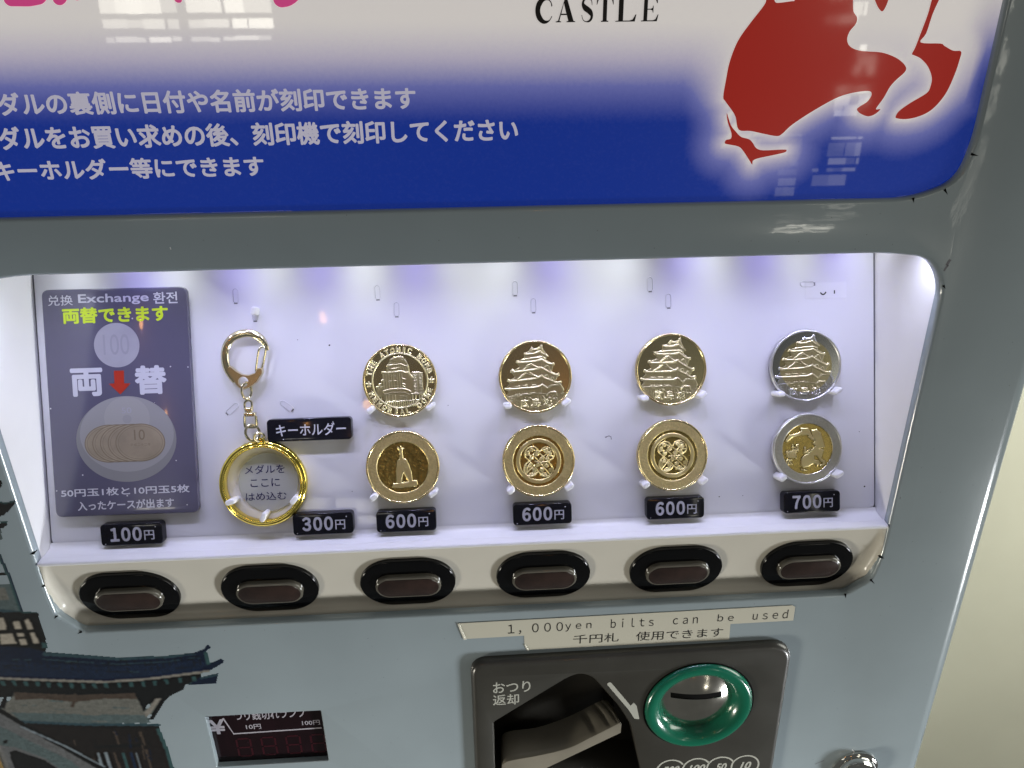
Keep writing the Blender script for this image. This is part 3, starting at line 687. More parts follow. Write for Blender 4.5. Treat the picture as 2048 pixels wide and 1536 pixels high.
ink([(-150.59, -135.72), (-148.90, -135.53), (-148.82, -143.42), (-150.59, -143.94)], 'teal')
ink([(-156.24, -151.57), (-145.69, -149.09), (-147.94, -156.07), (-162.17, -156.36)], 'roof')
inkline([(-155.40, -152.28), (-146.14, -150.34)], 1.0, 'roofedge')
pr_ = random.Random(3)
for k in range(46):
    x = pr_.uniform(-10, 400); y = pr_.uniform(1318, 1346)-(14*(x/400)**2 if x > 200 else 0)+4*math.sin(x/130); L_ = min(pr_.uniform(10, 60), max(4, 398-x))
    inkline([CASTLEPT(x, y), CASTLEPT(x+L_, y+.02*L_-(.08*L_ if x > 260 else 0))], pr_.uniform(.25, .6), pr_.choice(('roof', 'roofedge', 'shade', 'navy2', 'roof')))
for k in range(34):
    x = -4+k*12.2; y0 = 1321-(10*(x/400)**2 if x > 200 else 0); inkline([CASTLEPT(x, y0), CASTLEPT(x+3, y0+24)], .3, pr_.choice(('shade', 'roof')))
# eaves
ink([(-268.96, -142.95), (-222.19, -148.82), (-200.50, -151.33), (-177.93, -150.68), (-154.84, -149.09), (-154.17, -150.75), (-162.05, -155.71), (-170.12, -160.05), (-174.34, -163.05), (-205.41, -161.42), (-272.63, -155.17)], 'shade')
inkline([(-268.96, -142.95), (-222.19, -148.82), (-200.50, -151.33), (-177.93, -150.68), (-149.81, -147.83)], 1.4, 'eave')
for x, y in ((7, 1366), (29, 1366), (53, 1367), (76, 1367.5), (98, 1369), (121, 1370), (144, 1371), (167, 1371.5), (190, 1371.5), (213, 1370.5), (239, 1370), (263, 1369), (287, 1368), (310, 1366), (334, 1363), (361, 1360), (389, 1357)):
    qx, qz = CASTLEPT(x, y)
    ink([(qx-1.0, qz-1.5), (qx+.6, qz-1.7), (qx+.9, qz+1.4), (qx-1.1, qz+1.6)], 'teal')
# plaster wall
ink([(-244.41, -155.29), (-217.13, -160.23), (-188.32, -160.37), (-186.02, -171.55), (-184.26, -179.87), (-243.94, -175.93), (-253.28, -165.14)], 'plaster')
ink([(-244.70, -154.62), (-216.74, -158.62), (-188.12, -159.40), (-186.55, -163.48), (-203.12, -161.92), (-217.83, -163.15), (-233.71, -159.67), (-245.62, -159.77)], 'brown')
ink([(-249.69, -167.74), (-217.34, -171.20), (-185.36, -174.31), (-184.26, -179.87), (-245.13, -175.84)], 'plaster2')
inkline([(-216.59, -157.97), (-218.30, -163.12), (-220.03, -166.31)], 1.6, 'brown')
ink([(-177.30, -160.85), (-162.71, -155.34), (-164.38, -159.15), (-170.49, -162.01), (-174.97, -166.33), (-182.64, -177.93), (-185.55, -177.71), (-177.72, -165.46)], 'shade')
ink([(-188.25, -160.05), (-173.83, -160.44), (-177.47, -164.15), (-183.53, -167.70), (-186.40, -172.20)], 'shade')
ink([(-178.84, -163.72), (-176.14, -163.58), (-183.91, -174.42), (-186.11, -175.62), (-186.15, -172.22)], 'eave')
inkline([(-256.51, -156.35), (-249.11, -156.90), (-253.33, -164.47)], 3, 'shade')
# band below, dark timber hall
ink([(-244.48, -175.21), (-216.68, -178.73), (-181.02, -182.19), (-180.05, -213.69), (-180.43, -221.10), (-211.51, -222.16), (-237.72, -194.46)], 'wood')
inkline([(-247.05, -174.00), (-216.60, -178.39), (-179.87, -181.41)], 1.7, 'roofedge')
inkline([(-242.85, -176.36), (-209.77, -180.64), (-181.22, -183.21)], .9, 'shade')
inkline([(-181.84, -183.85), (-180.32, -199.13), (-179.92, -221.14)], 2.2, 'teal')
for a, b in (((229, 1463), (238, 1488)), ((280, 1463), (290, 1492)), ((292, 1498), (305, 1545))):
    p, q = CASTLEPT(*a), CASTLEPT(*b); inkline([p, q], 1.2, 'brown')
for x, m, wd in ((196, 'slat', 1.3), (212, 'slat', 1.5), (229, 'brown', 1.1), (246, 'teal', 1.5), (262, 'navy2', 1.7), (272, 'slat', .8)):
    p, q = CASTLEPT(x, 1505), CASTLEPT(x+13, 1550); inkline([p, q], wd, m)
inkline([(-215.82, -194.11), (-191.00, -194.70)], 2.2, 'shade')
for k in range(26):
    x = pr_.uniform(70, 320); y = pr_.uniform(1458, 1535); x = max(x, 60+(y-1450)*1.9)
    if x < 318: inkline([CASTLEPT(x, y), CASTLEPT(x+pr_.uniform(2, 6), y+pr_.uniform(8, 30))], pr_.uniform(.3, .8), pr_.choice(('shade', 'brown', 'roof', 'shade')))
for k in range(9):
    x = pr_.uniform(10, 240); y = pr_.uniform(1398, 1444); inkline([CASTLEPT(x, y), CASTLEPT(x+pr_.uniform(8, 40), y+1)], pr_.uniform(.3, .9), pr_.choice(('plaster', 'plaster2', 'plaster2')))
# lower roof running down to the right
ink([(-272.44, -154.53), (-254.75, -167.02), (-243.99, -180.71), (-230.44, -195.05), (-213.25, -212.73), (-209.00, -222.38), (-290.67, -215.29)], 'pinkgrey')
ink([(-271.87, -152.64), (-253.94, -164.10), (-243.11, -177.36), (-229.42, -190.90), (-212.53, -209.49), (-207.88, -217.25), (-211.39, -216.95), (-230.44, -195.05), (-243.99, -180.71), (-254.93, -167.68), (-272.63, -155.17)], 'shade')
inkline([(-247.85, -176.99), (-229.76, -192.28), (-213.61, -208.67)], .9, 'slat')
ink([(-279.26, -177.26), (-257.31, -176.25), (-245.77, -187.49), (-229.70, -202.25), (-220.72, -217.63), (-230.68, -216.78), (-241.56, -199.84), (-254.06, -191.02), (-281.27, -183.96)], 'plaster2')
ink([(-257.88, -194.23), (-254.62, -193.08), (-241.92, -201.24), (-230.68, -216.78), (-258.84, -218.05)], 'shade')
ink([(-258.92, -186.44), (-255.93, -185.29), (-257.15, -187.97), (-259.01, -188.52)], 'shade')
# the print is a coarse enlarged picture: lay the inks on a fine grid, soften them, keep only inked cells
cx_ = np.arange(-268.5, -141, .5); cz_ = np.arange(-224, -14, .5); CX, CZ = np.meshgrid(cx_, cz_)
PC = np.zeros(CX.shape+(3,)); PA = np.zeros(CX.shape)
for p, m in INKS:
    q = np.array(p); a0, a1 = np.searchsorted(cx_, (q[:, 0].min(), q[:, 0].max())); c0, c1 = np.searchsorted(cz_, (q[:, 1].min(), q[:, 1].max()))
    if a1 <= a0 or c1 <= c0: continue
    k = inside(CX[c0:c1, a0:a1], CZ[c0:c1, a0:a1], p); PC[c0:c1, a0:a1][k] = PRINT[m]; PA[c0:c1, a0:a1][k] = 1
def soft(a, n):
    for _ in range(n):
        q = np.pad(a, [(1, 1), (1, 1)]+[(0, 0)]*(a.ndim-2), 'edge'); a = (q[:-2, 1:-1]+q[2:, 1:-1]+q[1:-1, :-2]+q[1:-1, 2:]+2*q[1:-1, 1:-1])/6
    return a
den_ = soft(PA, 2); SC = soft(PC*PA[..., None], 2)/np.maximum(den_, 1e-3)[..., None]
wide = soft(SC, 5); SC = np.clip(SC+.55*(SC-wide), .003, 1)                       # the sharpened look of an enlarged digital picture
edge = np.clip((soft(PA, 1)-.5)*2.4, 0, 1); fr_ = (1-edge)[..., None]; SC = SC*(1-.55*fr_)+np.array((.045, .10, .105))*.55*fr_
g = rng.random(CX.shape); g = soft(g, 1); blk = np.repeat(np.repeat(rng.random((CX.shape[0]//3+1, CX.shape[1]//4+1)), 3, 0), 4, 1)[:CX.shape[0], :CX.shape[1]]
SC = SC*(.72+.36*g+.22*blk)[..., None]
def wrapy(x): t = np.clip(-259.6-x, 0, 8.95); return 9-np.sqrt(81-t*t)-.05
keep = soft(PA, 1) > .42
kc = keep[:-1, :-1] & keep[1:, :-1] & keep[:-1, 1:] & keep[1:, 1:]
J, I = np.nonzero(kc); nn_ = CX.shape[1]
idx = np.unique(np.concatenate([J*nn_+I, J*nn_+I+1, (J+1)*nn_+I, (J+1)*nn_+I+1])); inv = np.full(CX.size, -1); inv[idx] = np.arange(len(idx))
me = bpy.data.meshes.new('castle_picture')
me.from_pydata([(a*MM, c*MM, d*MM) for a, c, d in zip(CX.ravel()[idx], wrapy(CX.ravel()[idx]), CZ.ravel()[idx])], [], list(zip(inv[J*nn_+I].tolist(), inv[J*nn_+I+1].tolist(), inv[(J+1)*nn_+I+1].tolist(), inv[(J+1)*nn_+I].tolist())))
at = me.attributes.new('print', 'FLOAT_COLOR', 'POINT'); at.data.foreach_set('color', np.concatenate([SC.reshape(-1, 3)[idx], np.ones((len(idx), 1))], 1).astype(np.float32).ravel())
m = bpy.data.materials.new('printed_castle_film'); m.use_nodes = True; nt = m.node_tree; pb = nt.nodes['Principled BSDF']; an = nt.nodes.new('ShaderNodeAttribute'); an.attribute_name = 'print'
nt.links.new(an.outputs['Color'], pb.inputs['Base Color']); pb.inputs['Roughness'].default_value = .25; pb.inputs['Coat Weight'].default_value = .3
me.materials.append(m); link(bpy.data.objects.new('castle_picture', me), machine, FRONT)

# ================================================================== THINGS ON THE MACHINE
# paper label strips
def strip(name, pts, label, texts, yb, curl):
    root = empty(name, FRONT, label, 'label strip', 'cream paper label strips')
    mb = MB(); p = ccw(pts); mb.prism(p, -.16+yb, yb, 'tape', 0)
    mb.build('paper_tape', root, FRONT, flat=True)
    mb = MB()
    for t, box in texts: put_text(mb, t, box, -.22+yb, 'blackink', -.004, 1)
    mb.build('lettering', root, FRONT, flat=True)
    mb = MB()
    for c in curl: mb.prism(ccw(c), -.55+yb, -.1+yb, 'tapeedge', .15, 2)
    if curl: mb.build('curled_edge', root, FRONT, flat=True)
    return root
strip('label_strip', [(4.35, -134.69), (29.61, -134.43), (107.67, -134.07), (108.07, -144.99), (6.29, -144.69), (4.56, -141.69)], 'shorter cream paper strip with Japanese writing just above the coin panel',
      [('千円札', (28.79, -142.34, 51.66, -136.81)), ('使用できます', (60.26, -142.65, 104.41, -136.88))], -.02, [[(4.31, -141.03), (5.06, -141.40), (6.79, -144.73), (5.79, -144.66)]])
strip('label_strip', [(-27.98, -125.74), (137.70, -124.95), (139.37, -125.99), (139.56, -134.50), (-24.96, -135.61), (-26.48, -130.80)], 'longer cream paper strip reading 1,000yen bilts can be used',
      [('１，０００', (-3.54, -134.33, 23.55, -128.09)), ('ｙｅｎ', (24.64, -134.11, 37.67, -129.46)), ('ｂｉｌｔｓ', (47.25, -133.36, 68.65, -127.83)), ('ｃａｎ', (78.29, -133.14, 90.78, -129.22)), ('ｂｅ', (100.69, -132.67, 108.80, -128.16)), ('ｕｓｅｄ', (118.44, -132.85, 136.27, -127.36))], -.20,
      [[(-27.98, -125.74), (-27.02, -125.80), (-24.22, -135.65), (-25.21, -135.91), (-26.73, -130.79)]])

# ---- exchange card
card = empty('exchange_card', DISP, 'dark purple card in clear acrylic with yellow green writing and an exchange drawing', 'notice card')
CH = -2.8
mb = MB(); cpl = ccw(roundpoly([(-209.40, 110.92), (-145.29, 110.71), (-145.20, 6.56), (-209.60, 7.03)], 3.2, 6)); mb.prism(cpl, CH, 0, 'card', .45, 3); mb.build('card_plate', card, DISP)
yq = CH-.05
mb = MB()
put_text(mb, '兑换', (-206.74, 103.66, -195.82, 108.29), yq, 'cardtext', .004)
mb.build('pale_lettering', card, DISP, flat=True); mb = MB(); put_text(mb, 'Exchange', (-193.38, 103.38, -162.21, 108.47), yq, 'cardtext', .022)
mb.build('pale_lettering', card, DISP, flat=True); mb = MB(); put_text(mb, '환전', (-160.17, 103.32, -149.40, 108.56), yq, 'cardtext', .016)
mb.build('pale_lettering', card, DISP, flat=True); mb = MB(); put_text(mb, '両', (-199.11, 62.16, -184.76, 75.12), yq, 'cardtext', .04)
mb.build('pale_lettering', card, DISP, flat=True); mb = MB(); put_text(mb, '替', (-170.58, 62.07, -156.32, 75.43), yq, 'cardtext', .04)
mb.build('pale_lettering', card, DISP, flat=True); mb = MB(); put_text(mb, '50円玉1枚と10円玉5枚', (-206.63, 16.20, -148.86, 19.95), yq, 'cardtext', .022)
mb.build('pale_lettering', card, DISP, flat=True); mb = MB(); put_text(mb, '入ったケースが出ます', (-199.57, 9.63, -156.22, 13.95), yq, 'cardtext', .022)
mb.build('pale_lettering', card, DISP, flat=True)
mb = MB(); put_text(mb, '両替できます', (-200.82, 95.26, -153.98, 102.57), yq, 'lime', .035); mb.build('lime_lettering', card, DISP, flat=True)
mb = MB(); mb.flat(ccw([(-179.60, 73.47), (-175.17, 73.44), (-175.37, 67.57), (-172.54, 67.47), (-177.32, 62.53), (-182.18, 67.60), (-179.66, 67.65)]), yq, 'red'); mb.build('red_arrow', card, DISP, flat=True)
mb = MB(); c0 = (-177.60, 85.06); mb.flat(circ(*c0, 10.1, 56), yq, 'coinpale')
put_text(mb, '100', (c0[0]-6, c0[1]-4.4, c0[0]+5.6, c0[1]+5), yq-.03, 'coinpale2', -.012)
mb.build('coin_drawing', card, DISP, flat=True)
mb = MB(); e0 = (-175.87, 41.79); mb.flat(circ(*e0, 22.4, 72, 19.6), yq, 'case1')
e1 = (-175.49, 44.31); mb.flat(circ(*e1, 21.0, 72, 17.4), yq-.02, 'case2')
e2 = (-175.05, 51.66); A = circ(*e2, 10.2, 48, 9.8); mb.flat([ccw(A), circ(e2[0], e2[1]-.5, 2.0, 20)[::-1]], yq-.04, 'case3')
put_text(mb, '50', (e2[0]-2.2, e2[1]+2.2, e2[0]+2.2, e2[1]+4.8), yq-.05, 'coinpale', 0)
for i in range(5):
    c = (-169.69, 40.17); c = (c[0]-3.45*(4-i), c[1]); y_ = yq-.06-.012*i
    mb.flat(circ(*c, 11.15, 56, 8.75), y_, 'bronzeline'); mb.flat(circ(*c, 10.8, 56, 8.4), y_-.005, 'bronze')
    A_, B_ = ccw(circ(*c, 10.0, 56, 7.7)), ccw(circ(*c, 9.85, 56, 7.55)); mb.ring(A_, y_-.008, B_, y_-.008, 'bronzeline')
put_text(mb, '10', (c[0]-2.6, c[1]+1.2, c[0]+2.2, c[1]+6.0), yq-.14, 'bronzeline', -.02)
put_text(mb, '平成二十二年', (c[0]-4.6, c[1]-1.6, c[0]+4.6, c[1]-.3), yq-.14, 'bronzeline', -.02)
mb.build('coin_case_drawing', card, DISP, flat=True)

# ---- price tags
def price_tag(u, v, text, label, w=27.8, h=10.2, a=0, group='black price tags', fit=None, lean=0):
    F_t = DISP @ Matrix.Translation(Vector((u, 0, v))*MM) @ Matrix.Rotation(math.radians(lean), 4, 'X') @ Matrix.Rotation(math.radians(-a), 4, 'Y')
    t = empty('price_tag', F_t, label, 'price tag', group)
    mb = MB(); H = -4.4
    mb.prism(rrect(-w/2, -h/2, w/2, h/2, 1.7, 5), H, 0, 'blacktag', .35, 3); mb.build('tag_plate', t, F_t)
    mb = MB()
    if fit: put_text(mb, text, fit, H-.05, 'cardtext', .012)
    else:
        put_text(mb, text, (-9.6, -3.2, 4.6, 3.5), H-.05, 'cardtext', .042, .52); put_text(mb, '円', (5.6, -2.9, 10.2, 1.7), H-.05, 'cardtext', .016)
    mb.build('tag_lettering', t, F_t, flat=True)
    return t
def tagc(p): return ((p[0][0]+p[1][0])/2, (p[0][1]+p[1][1])/2)
for pr, txt, lab in (([(-190.20, -6.69), (-160.84, 3.42)], '１００', 'black tag reading 100 yen below the purple exchange card'),
                     ([(-102.38, -5.28), (-74.31, 4.09)], '３００', 'black tag reading 300 yen beside the gold key ring frame'),
                     ([(-63.86, -6.06), (-35.76, 4.08)], '６００', 'black 600 yen tag below the medal showing a monument statue'),
                     ([(0.34, -5.11), (28.10, 4.20)], '６００', 'black 600 yen tag between the two other 600 yen tags, below a crest medal'),
                     ([(63.73, -5.75), (91.91, 4.85)], '６００', 'black 600 yen tag next to the 700 yen tag, below a crest medal'),
                     ([(129.99, -5.74), (158.57, 4.71)], '７００', 'black tag reading 700 yen, glossy, below the silver rimmed medals')):
    u, v = tagc(pr); price_tag(u, v, txt, lab, lean=0 if txt == '７００' else 4)
u, v = tagc([(-112.09, 38.85), (-73.09, 48.07)])
price_tag(u, v, 'キーホルダー', 'wide black name tag with katakana writing beside the key ring chain', 38.6, 10.4, 0, 'black price tags', (-15.2, -2.9, 16.8, 2.9))

# ---- white scrap of paper with cut off marks
sc_ = (154.71, 98.50)
F_s = DISP @ Matrix.Translation(Vector((sc_[0], 0, sc_[1]))*MM)
t = empty('paper_scrap', F_s, 'small white paper scrap with two cut off black marks near the top of the plate', 'paper scrap')
mb = MB(); mb.prism(rrect(-11, -1.6, 9.5, 6, .2, 1), -.10, 0, 'plate'); mb.build('paper_sheet', t, F_s, flat=True)
mb = MB(); mb.band(smooth([(-3.6, 1.3), (-2.7, .4), (-1.6, .5), (-.8, 1.5)], 4), .6, -.16, 'blackink'); mb.band([(3.3, .5), (3.35, 2.2)], .6, -.16, 'blackink'); mb.build('black_marks', t, F_s, flat=True)

# ---- medals: struck relief from a height field
class Relief:
    hi = .265
    def __init__(s, R, n=230):
        s.R = R; s.n = n; g = np.linspace(-R, R, n); s.X, s.Z = np.meshgrid(g, g); s.h = np.zeros_like(s.X); s.mask = np.zeros(s.X.shape, bool)
    def add(s, m, h, mode='max', mark=True):
        hh = m*h
        s.h = np.maximum(s.h, hh) if mode == 'max' else np.where(m > .5, h, s.h)
        if mark: s.mask |= m > .3
    def poly(s, p, h, mode='max', mark=True): s.add(inside(s.X, s.Z, p).astype(float), h, mode, mark)
    def line(s, p, w, h, closed=False, mark=True):
        d = seg_dist(s.X, s.Z, p, closed); s.add(np.clip((w/2-d)/.14+.5, 0, 1), h, 'max', mark)
    def cut(s, p): m = inside(s.X, s.Z, p); s.h = np.where(m, s.h*.3, s.h)
    def cutline(s, p, w, lvl=.3): m = seg_dist(s.X, s.Z, p, False) < w/2; s.h = np.where(m, s.h*lvl, s.h)
    def annulus(s, r0, r1, h): r = np.hypot(s.X, s.Z); s.add(((r > r0) & (r < r1)).astype(float), h)
    def text(s, t, cx, cz, w, h, ang, ht, bold=.02):
        v, tr, _ = textmesh(t, bold); P = np.array(rot([((a-.5)*w, (b-.5)*h) for a, b in v], ang)); P = P+np.array([cx, cz]); m = np.zeros(s.X.shape, bool)
        for q in tr:
            A = P[list(q)]; lo = A.min(0); hi = A.max(0); g = s.X[0]
            i0, i1 = np.searchsorted(g, lo[0]), np.searchsorted(g, hi[0])+1; j0, j1 = np.searchsorted(g, lo[1]), np.searchsorted(g, hi[1])+1
            if i1 <= i0 or j1 <= j0: continue
            m[j0:j1, i0:i1] |= inside(s.X[j0:j1, i0:i1], s.Z[j0:j1, i0:i1], [tuple(p) for p in A])
        s.add(m.astype(float), ht)
    def blur(s, k=1):
        for _ in range(k):
            a = np.pad(s.h, 1, 'edge'); s.h = (a[:-2, 1:-1]+a[2:, 1:-1]+a[1:-1, :-2]+a[1:-1, 2:]+2*a[1:-1, 1:-1]+.5*(a[:-2, :-2]+a[2:, 2:]+a[:-2, 2:]+a[2:, :-2]))/8
    def mesh(s, y0, rings):
        """rings: list of (rmin, rmax, field material, relief material) -> {k: MB}"""
        r = np.hypot(s.X, s.Z); n = s.n; out = []
        rc = (r[:-1, :-1]+r[1:, :-1]+r[:-1, 1:]+r[1:, 1:])/4
        mk = s.mask.astype(float); mc = ((mk[:-1, :-1]+mk[1:, :-1]+mk[:-1, 1:]+mk[1:, 1:])/4 > .4).astype(int); hc = (s.h[:-1, :-1]+s.h[1:, :-1]+s.h[:-1, 1:]+s.h[1:, 1:])/4; mc = np.where((mc == 1) & (hc > s.hi), 2, mc)
        for r0, r1, mf, mr_ in rings:
            r1 = min(r1, s.R-.05)
            sel = (rc >= r0) & (rc < r1); J, I = np.nonzero(sel)
            used = np.zeros((n, n), int)-1; ids = []
            mb = MB()
            for dj in (0, 1):
                for di in (0, 1): used[J+dj, I+di] = 0
            jj, ii = np.nonzero(used == 0); used[jj, ii] = np.arange(len(jj))
            vs = list(zip(s.X[jj, ii], y0-s.h[jj, ii], s.Z[jj, ii]))
            a = used[J, I]; b = used[J, I+1]; c = used[J+1, I+1]; d = used[J+1, I]; k = mc[J, I]
            mb.v = vs; mb.f = list(zip(a.tolist(), b.tolist(), c.tolist(), d.tolist())); mb.ml = [mf, {'goldfrost': 'goldmid', 'silverfrost': 'silvermid'}.get(mr_, mr_), mr_]; mb.m = k.astype(int).tolist()
            out.append(mb)
        return out
RM = 17.1
def castle_relief():
    s = Relief(RM-1.0); C = lambda t: [((x-802)/615*RM, -(y-775)/632*RM) for x, y in t]
    # stone base
    r = np.hypot(s.X, s.Z); base = (s.Z < -(1085-775)/632*RM) & (r < RM-1.1)
    lo = rng.random((46, 46)); k = np.linspace(0, 45, s.n); iy, ix = np.meshgrid(k.round().astype(int), k.round().astype(int), indexing='ij'); stone = lo[iy, ix]
    s.h = np.where(base, .10+.34*stone, s.h); s.mask |= base
    s.poly(C([(300, 1095), (345, 1000), (290, 950), (370, 860), (340, 810), (465, 760), (405, 655), (560, 590), (505, 500), (640, 440), (645, 365), (745, 320), (930, 255), (960, 330), (1025, 420), (985, 480), (1115, 580), (1070, 610), (1075, 700), (1190, 765), (1130, 800), (1130, 870), (1225, 900), (1215, 930), (1265, 1030), (1250, 1120), (1200, 1150)]), .22)
    # shaded return walls
    for p in ([(915, 500), (1110, 600), (1075, 720), (1180, 780), (1130, 880), (1215, 915), (990, 990), (985, 1085), (905, 1070)],): s.poly(C(p), .30)
    L = lambda t, w=27, h=.62: s.line(C(t), w/615*RM, h)
    L([(745, 322), (775, 300), (860, 305), (930, 262)], 24); L([(745, 322), (778, 280)], 22); L([(930, 258), (935, 250)], 36)
    L([(650, 365), (690, 380), (800, 374), (870, 352), (905, 337), (960, 390), (1025, 425)]); L([(930, 260), (960, 330), (1000, 400)], 20)
    L([(620, 470), (760, 450), (930, 440), (990, 472)], 20, .5)
    L([(510, 500), (545, 515), (700, 515), (850, 505), (925, 482), (1000, 540), (1060, 575), (1115, 578)], 30); L([(512, 500), (520, 490)], 34); L([(1112, 575), (1118, 570)], 32)
    L([(610, 640), (700, 560), (740, 545), (800, 590), (870, 630)], 20, .55); L([(640, 640), (735, 575), (830, 632)], 9, .45)
    L([(405, 655), (450, 668), (650, 665), (820, 650), (900, 617), (960, 660), (1060, 720), (1150, 768), (1190, 765)], 30); L([(408, 655), (425, 640)], 36); L([(1185, 765), (1192, 755)], 34)
    L([(945, 640), (1000, 590), (1025, 590), (1060, 680), (1078, 715)], 18, .5)
    L([(500, 805), (590, 740), (650, 680), (700, 680), (760, 740), (850, 785)], 22, .58); L([(545, 800), (650, 715), (720, 740), (800, 790)], 10, .45)
    L([(340, 810), (390, 828), (600, 822), (800, 810), (910, 770), (960, 810), (1060, 855), (1150, 905), (1225, 900)], 30); L([(340, 812), (350, 800)], 32); L([(905, 775), (912, 765)], 40); L([(1218, 900), (1224, 890)], 30)
    L([(930, 800), (985, 755), (1010, 765), (1020, 840)], 18, .5); L([(1035, 845), (1080, 800), (1100, 805), (1120, 880)], 18, .5)
    L([(285, 947), (340, 962), (600, 965), (850, 955), (910, 920), (990, 985)], 28)
    L([(1000, 1005), (1060, 945), (1215, 935), (1265, 1030)], 22, .5); L([(970, 1110), (1030, 1060), (1130, 1060), (1140, 1110)], 22, .5)
    L([(300, 1092), (345, 1005)], 14, .4); L([(300, 1092), (400, 1085), (870, 1070), (970, 1090)], 16, .45)
    L([(912, 520), (908, 610)], 10, .42); L([(905, 680), (905, 760)], 10, .42); L([(910, 820), (908, 915)], 10, .42); L([(888, 980), (886, 1070)], 10, .42)
    L([(1245, 1050), (1250, 1140)], 14, .4); L([(1090, 1170), (1215, 1175)], 14, .4)
    for x0, y0, x1, y1 in ((455, 885, 530, 920), (580, 870, 660, 915), (735, 850, 800, 915), (455, 1015, 530, 1060), (580, 1015, 660, 1060), (700, 1005, 785, 1055)):
        s.cut(C([(x0, y0), (x1, y0), (x1, y1), (x0, y1)])); L([(x0, y1), (x1, y1)], 14, .5)
        for k in range(1, 5): L([(x0+(x1-x0)*k/5, y0), (x0+(x1-x0)*k/5, y1)], 7, .4)
    for k in range(40):
        x = 470+k*11; s.cutline(C([(x, 1075), (x, 985)]), .12, .7)
    for t, x in (('広', 590), ('島', 790), ('城', 985)):
        c = C([(x, 1225)])[0]
        m0 = np.hypot(s.X-c[0], s.Z-c[1]) < 2.4; s.h = np.where(m0, s.h*.35, s.h)
        s.text(t, c[0], c[1], 4.0, 4.0, 0, .62, .03)
    s.h *= .68; s.blur(1); return s
def dome_relief():
    s = Relief(RM-1.0); C = lambda t: [((x-838)/630*RM, -(y-780)/625*RM) for x, y in t]
    r = np.hypot(s.X, s.Z); s.annulus(12.35, 12.95, .5)
    L = lambda t, w=18, h=.5: s.line(C(t), w/630*RM, h)
    P = lambda t, h=.25: s.poly(C(t), h)
    P([(630, 600), (640, 500), (690, 420), (800, 375), (905, 385), (965, 450), (995, 540), (1000, 640), (630, 640)], .22)
    for f in np.linspace(-1, 1, 9): L([(815+f*30, 378), (815+f*130, 480), (815+f*185, 640)], 9, .5)
    L([(690, 420), (760, 385), (840, 372), (905, 385)], 20); L([(635, 515), (750, 500), (880, 502), (985, 545)], 18); L([(670, 575), (760, 570), (830, 550)], 14); L([(630, 640), (630, 560), (690, 420)], 12); L([(1000, 640), (985, 520), (905, 390)], 12)
    P([(545, 625), (1000, 640), (1060, 720), (1060, 1000), (1010, 980), (1010, 1110), (580, 1110), (560, 920)], .22)
    L([(545, 625), (650, 635), (780, 625), (870, 615), (950, 650), (990, 640), (1055, 725)], 24, .58)
    for x in (560, 600, 650, 690, 730, 790, 830, 870): L([(x, 650), (x+5, 920)], 14, .46)
    for y in (700, 780, 860): L([(650, y), (790, y)], 10, .45)
    for y in (740, 830, 870): L([(880, y), (920, y+18)], 22, .55)
    L([(560, 945), (680, 918), (850, 915), (930, 930), (1010, 970)], 26, .55); L([(570, 1000), (700, 975), (900, 980), (990, 1020)], 14, .45)
    for x in range(590, 990, 20): L([(x, 930), (x, 990)], 6, .38)
    for x in (590, 640, 700, 750): L([(x, 1020), (x, 1110)], 18, .48)
    for y in range(1030, 1110, 20): L([(810, y), (960, y+14)], 10, .48)
    P([(1050, 650), (1185, 650), (1225, 720), (1230, 1010), (1050, 1000)], .2)
    for y in range(660, 1010, 26): L([(1070, y), (1130, y)], 12, .45); L([(1165, y), (1222, y)], 12, .45)
    L([(1050, 645), (1185, 650)], 14); L([(1020, 1005), (1235, 1015)], 16)
    for x in (1040, 1095, 1160, 1195): L([(x, 1030), (x, 1105)], 14, .48)
    for x, y in ((455, 870), (500, 825), (545, 765)): L([(x-14, y), (x+14, y)], 20); L([(x-12, y), (x-8, 1040)], 9, .4); L([(x+12, y), (x+14, 1090)], 9, .4)
    L([(470, 905), (560, 850)], 10, .4)
    L([(580, 1135), (1160, 1115)], 14, .5)
    for x in range(610, 1120, 34): L([(x, 1140), (x+4, 1215)], 15, .46)
    def arc(t, a0, a1, rad, flip):
        n = len(t); 
        for i, ch in enumerate(t):
            if ch == ' ': continue
            a = a0+(a1-a0)*i/(n-1); x, z = rad*math.cos(math.radians(a)), rad*math.sin(math.radians(a))
            s.text(ch, x, z, 1.05 if ch == 'I' else 2.0, 2.5, a-90 if not flip else a+90, .52, .03)
            if ch == 'I':
                pass
    arc('THE ATOMIC BOMB', 165, 17, 14.5, False); arc('MEMORIAL DOME', 204, 340, 14.5, True)
    for cx, cz in ((-14.35, -1.2), (14.6, -.2)):
        for k in range(5):
            a = math.radians(90+72*k); s.line([(cx, cz), (cx+1.25*math.cos(a), cz+1.25*math.sin(a))], .5, .5)
    s.h *= .68; s.blur(1); return s
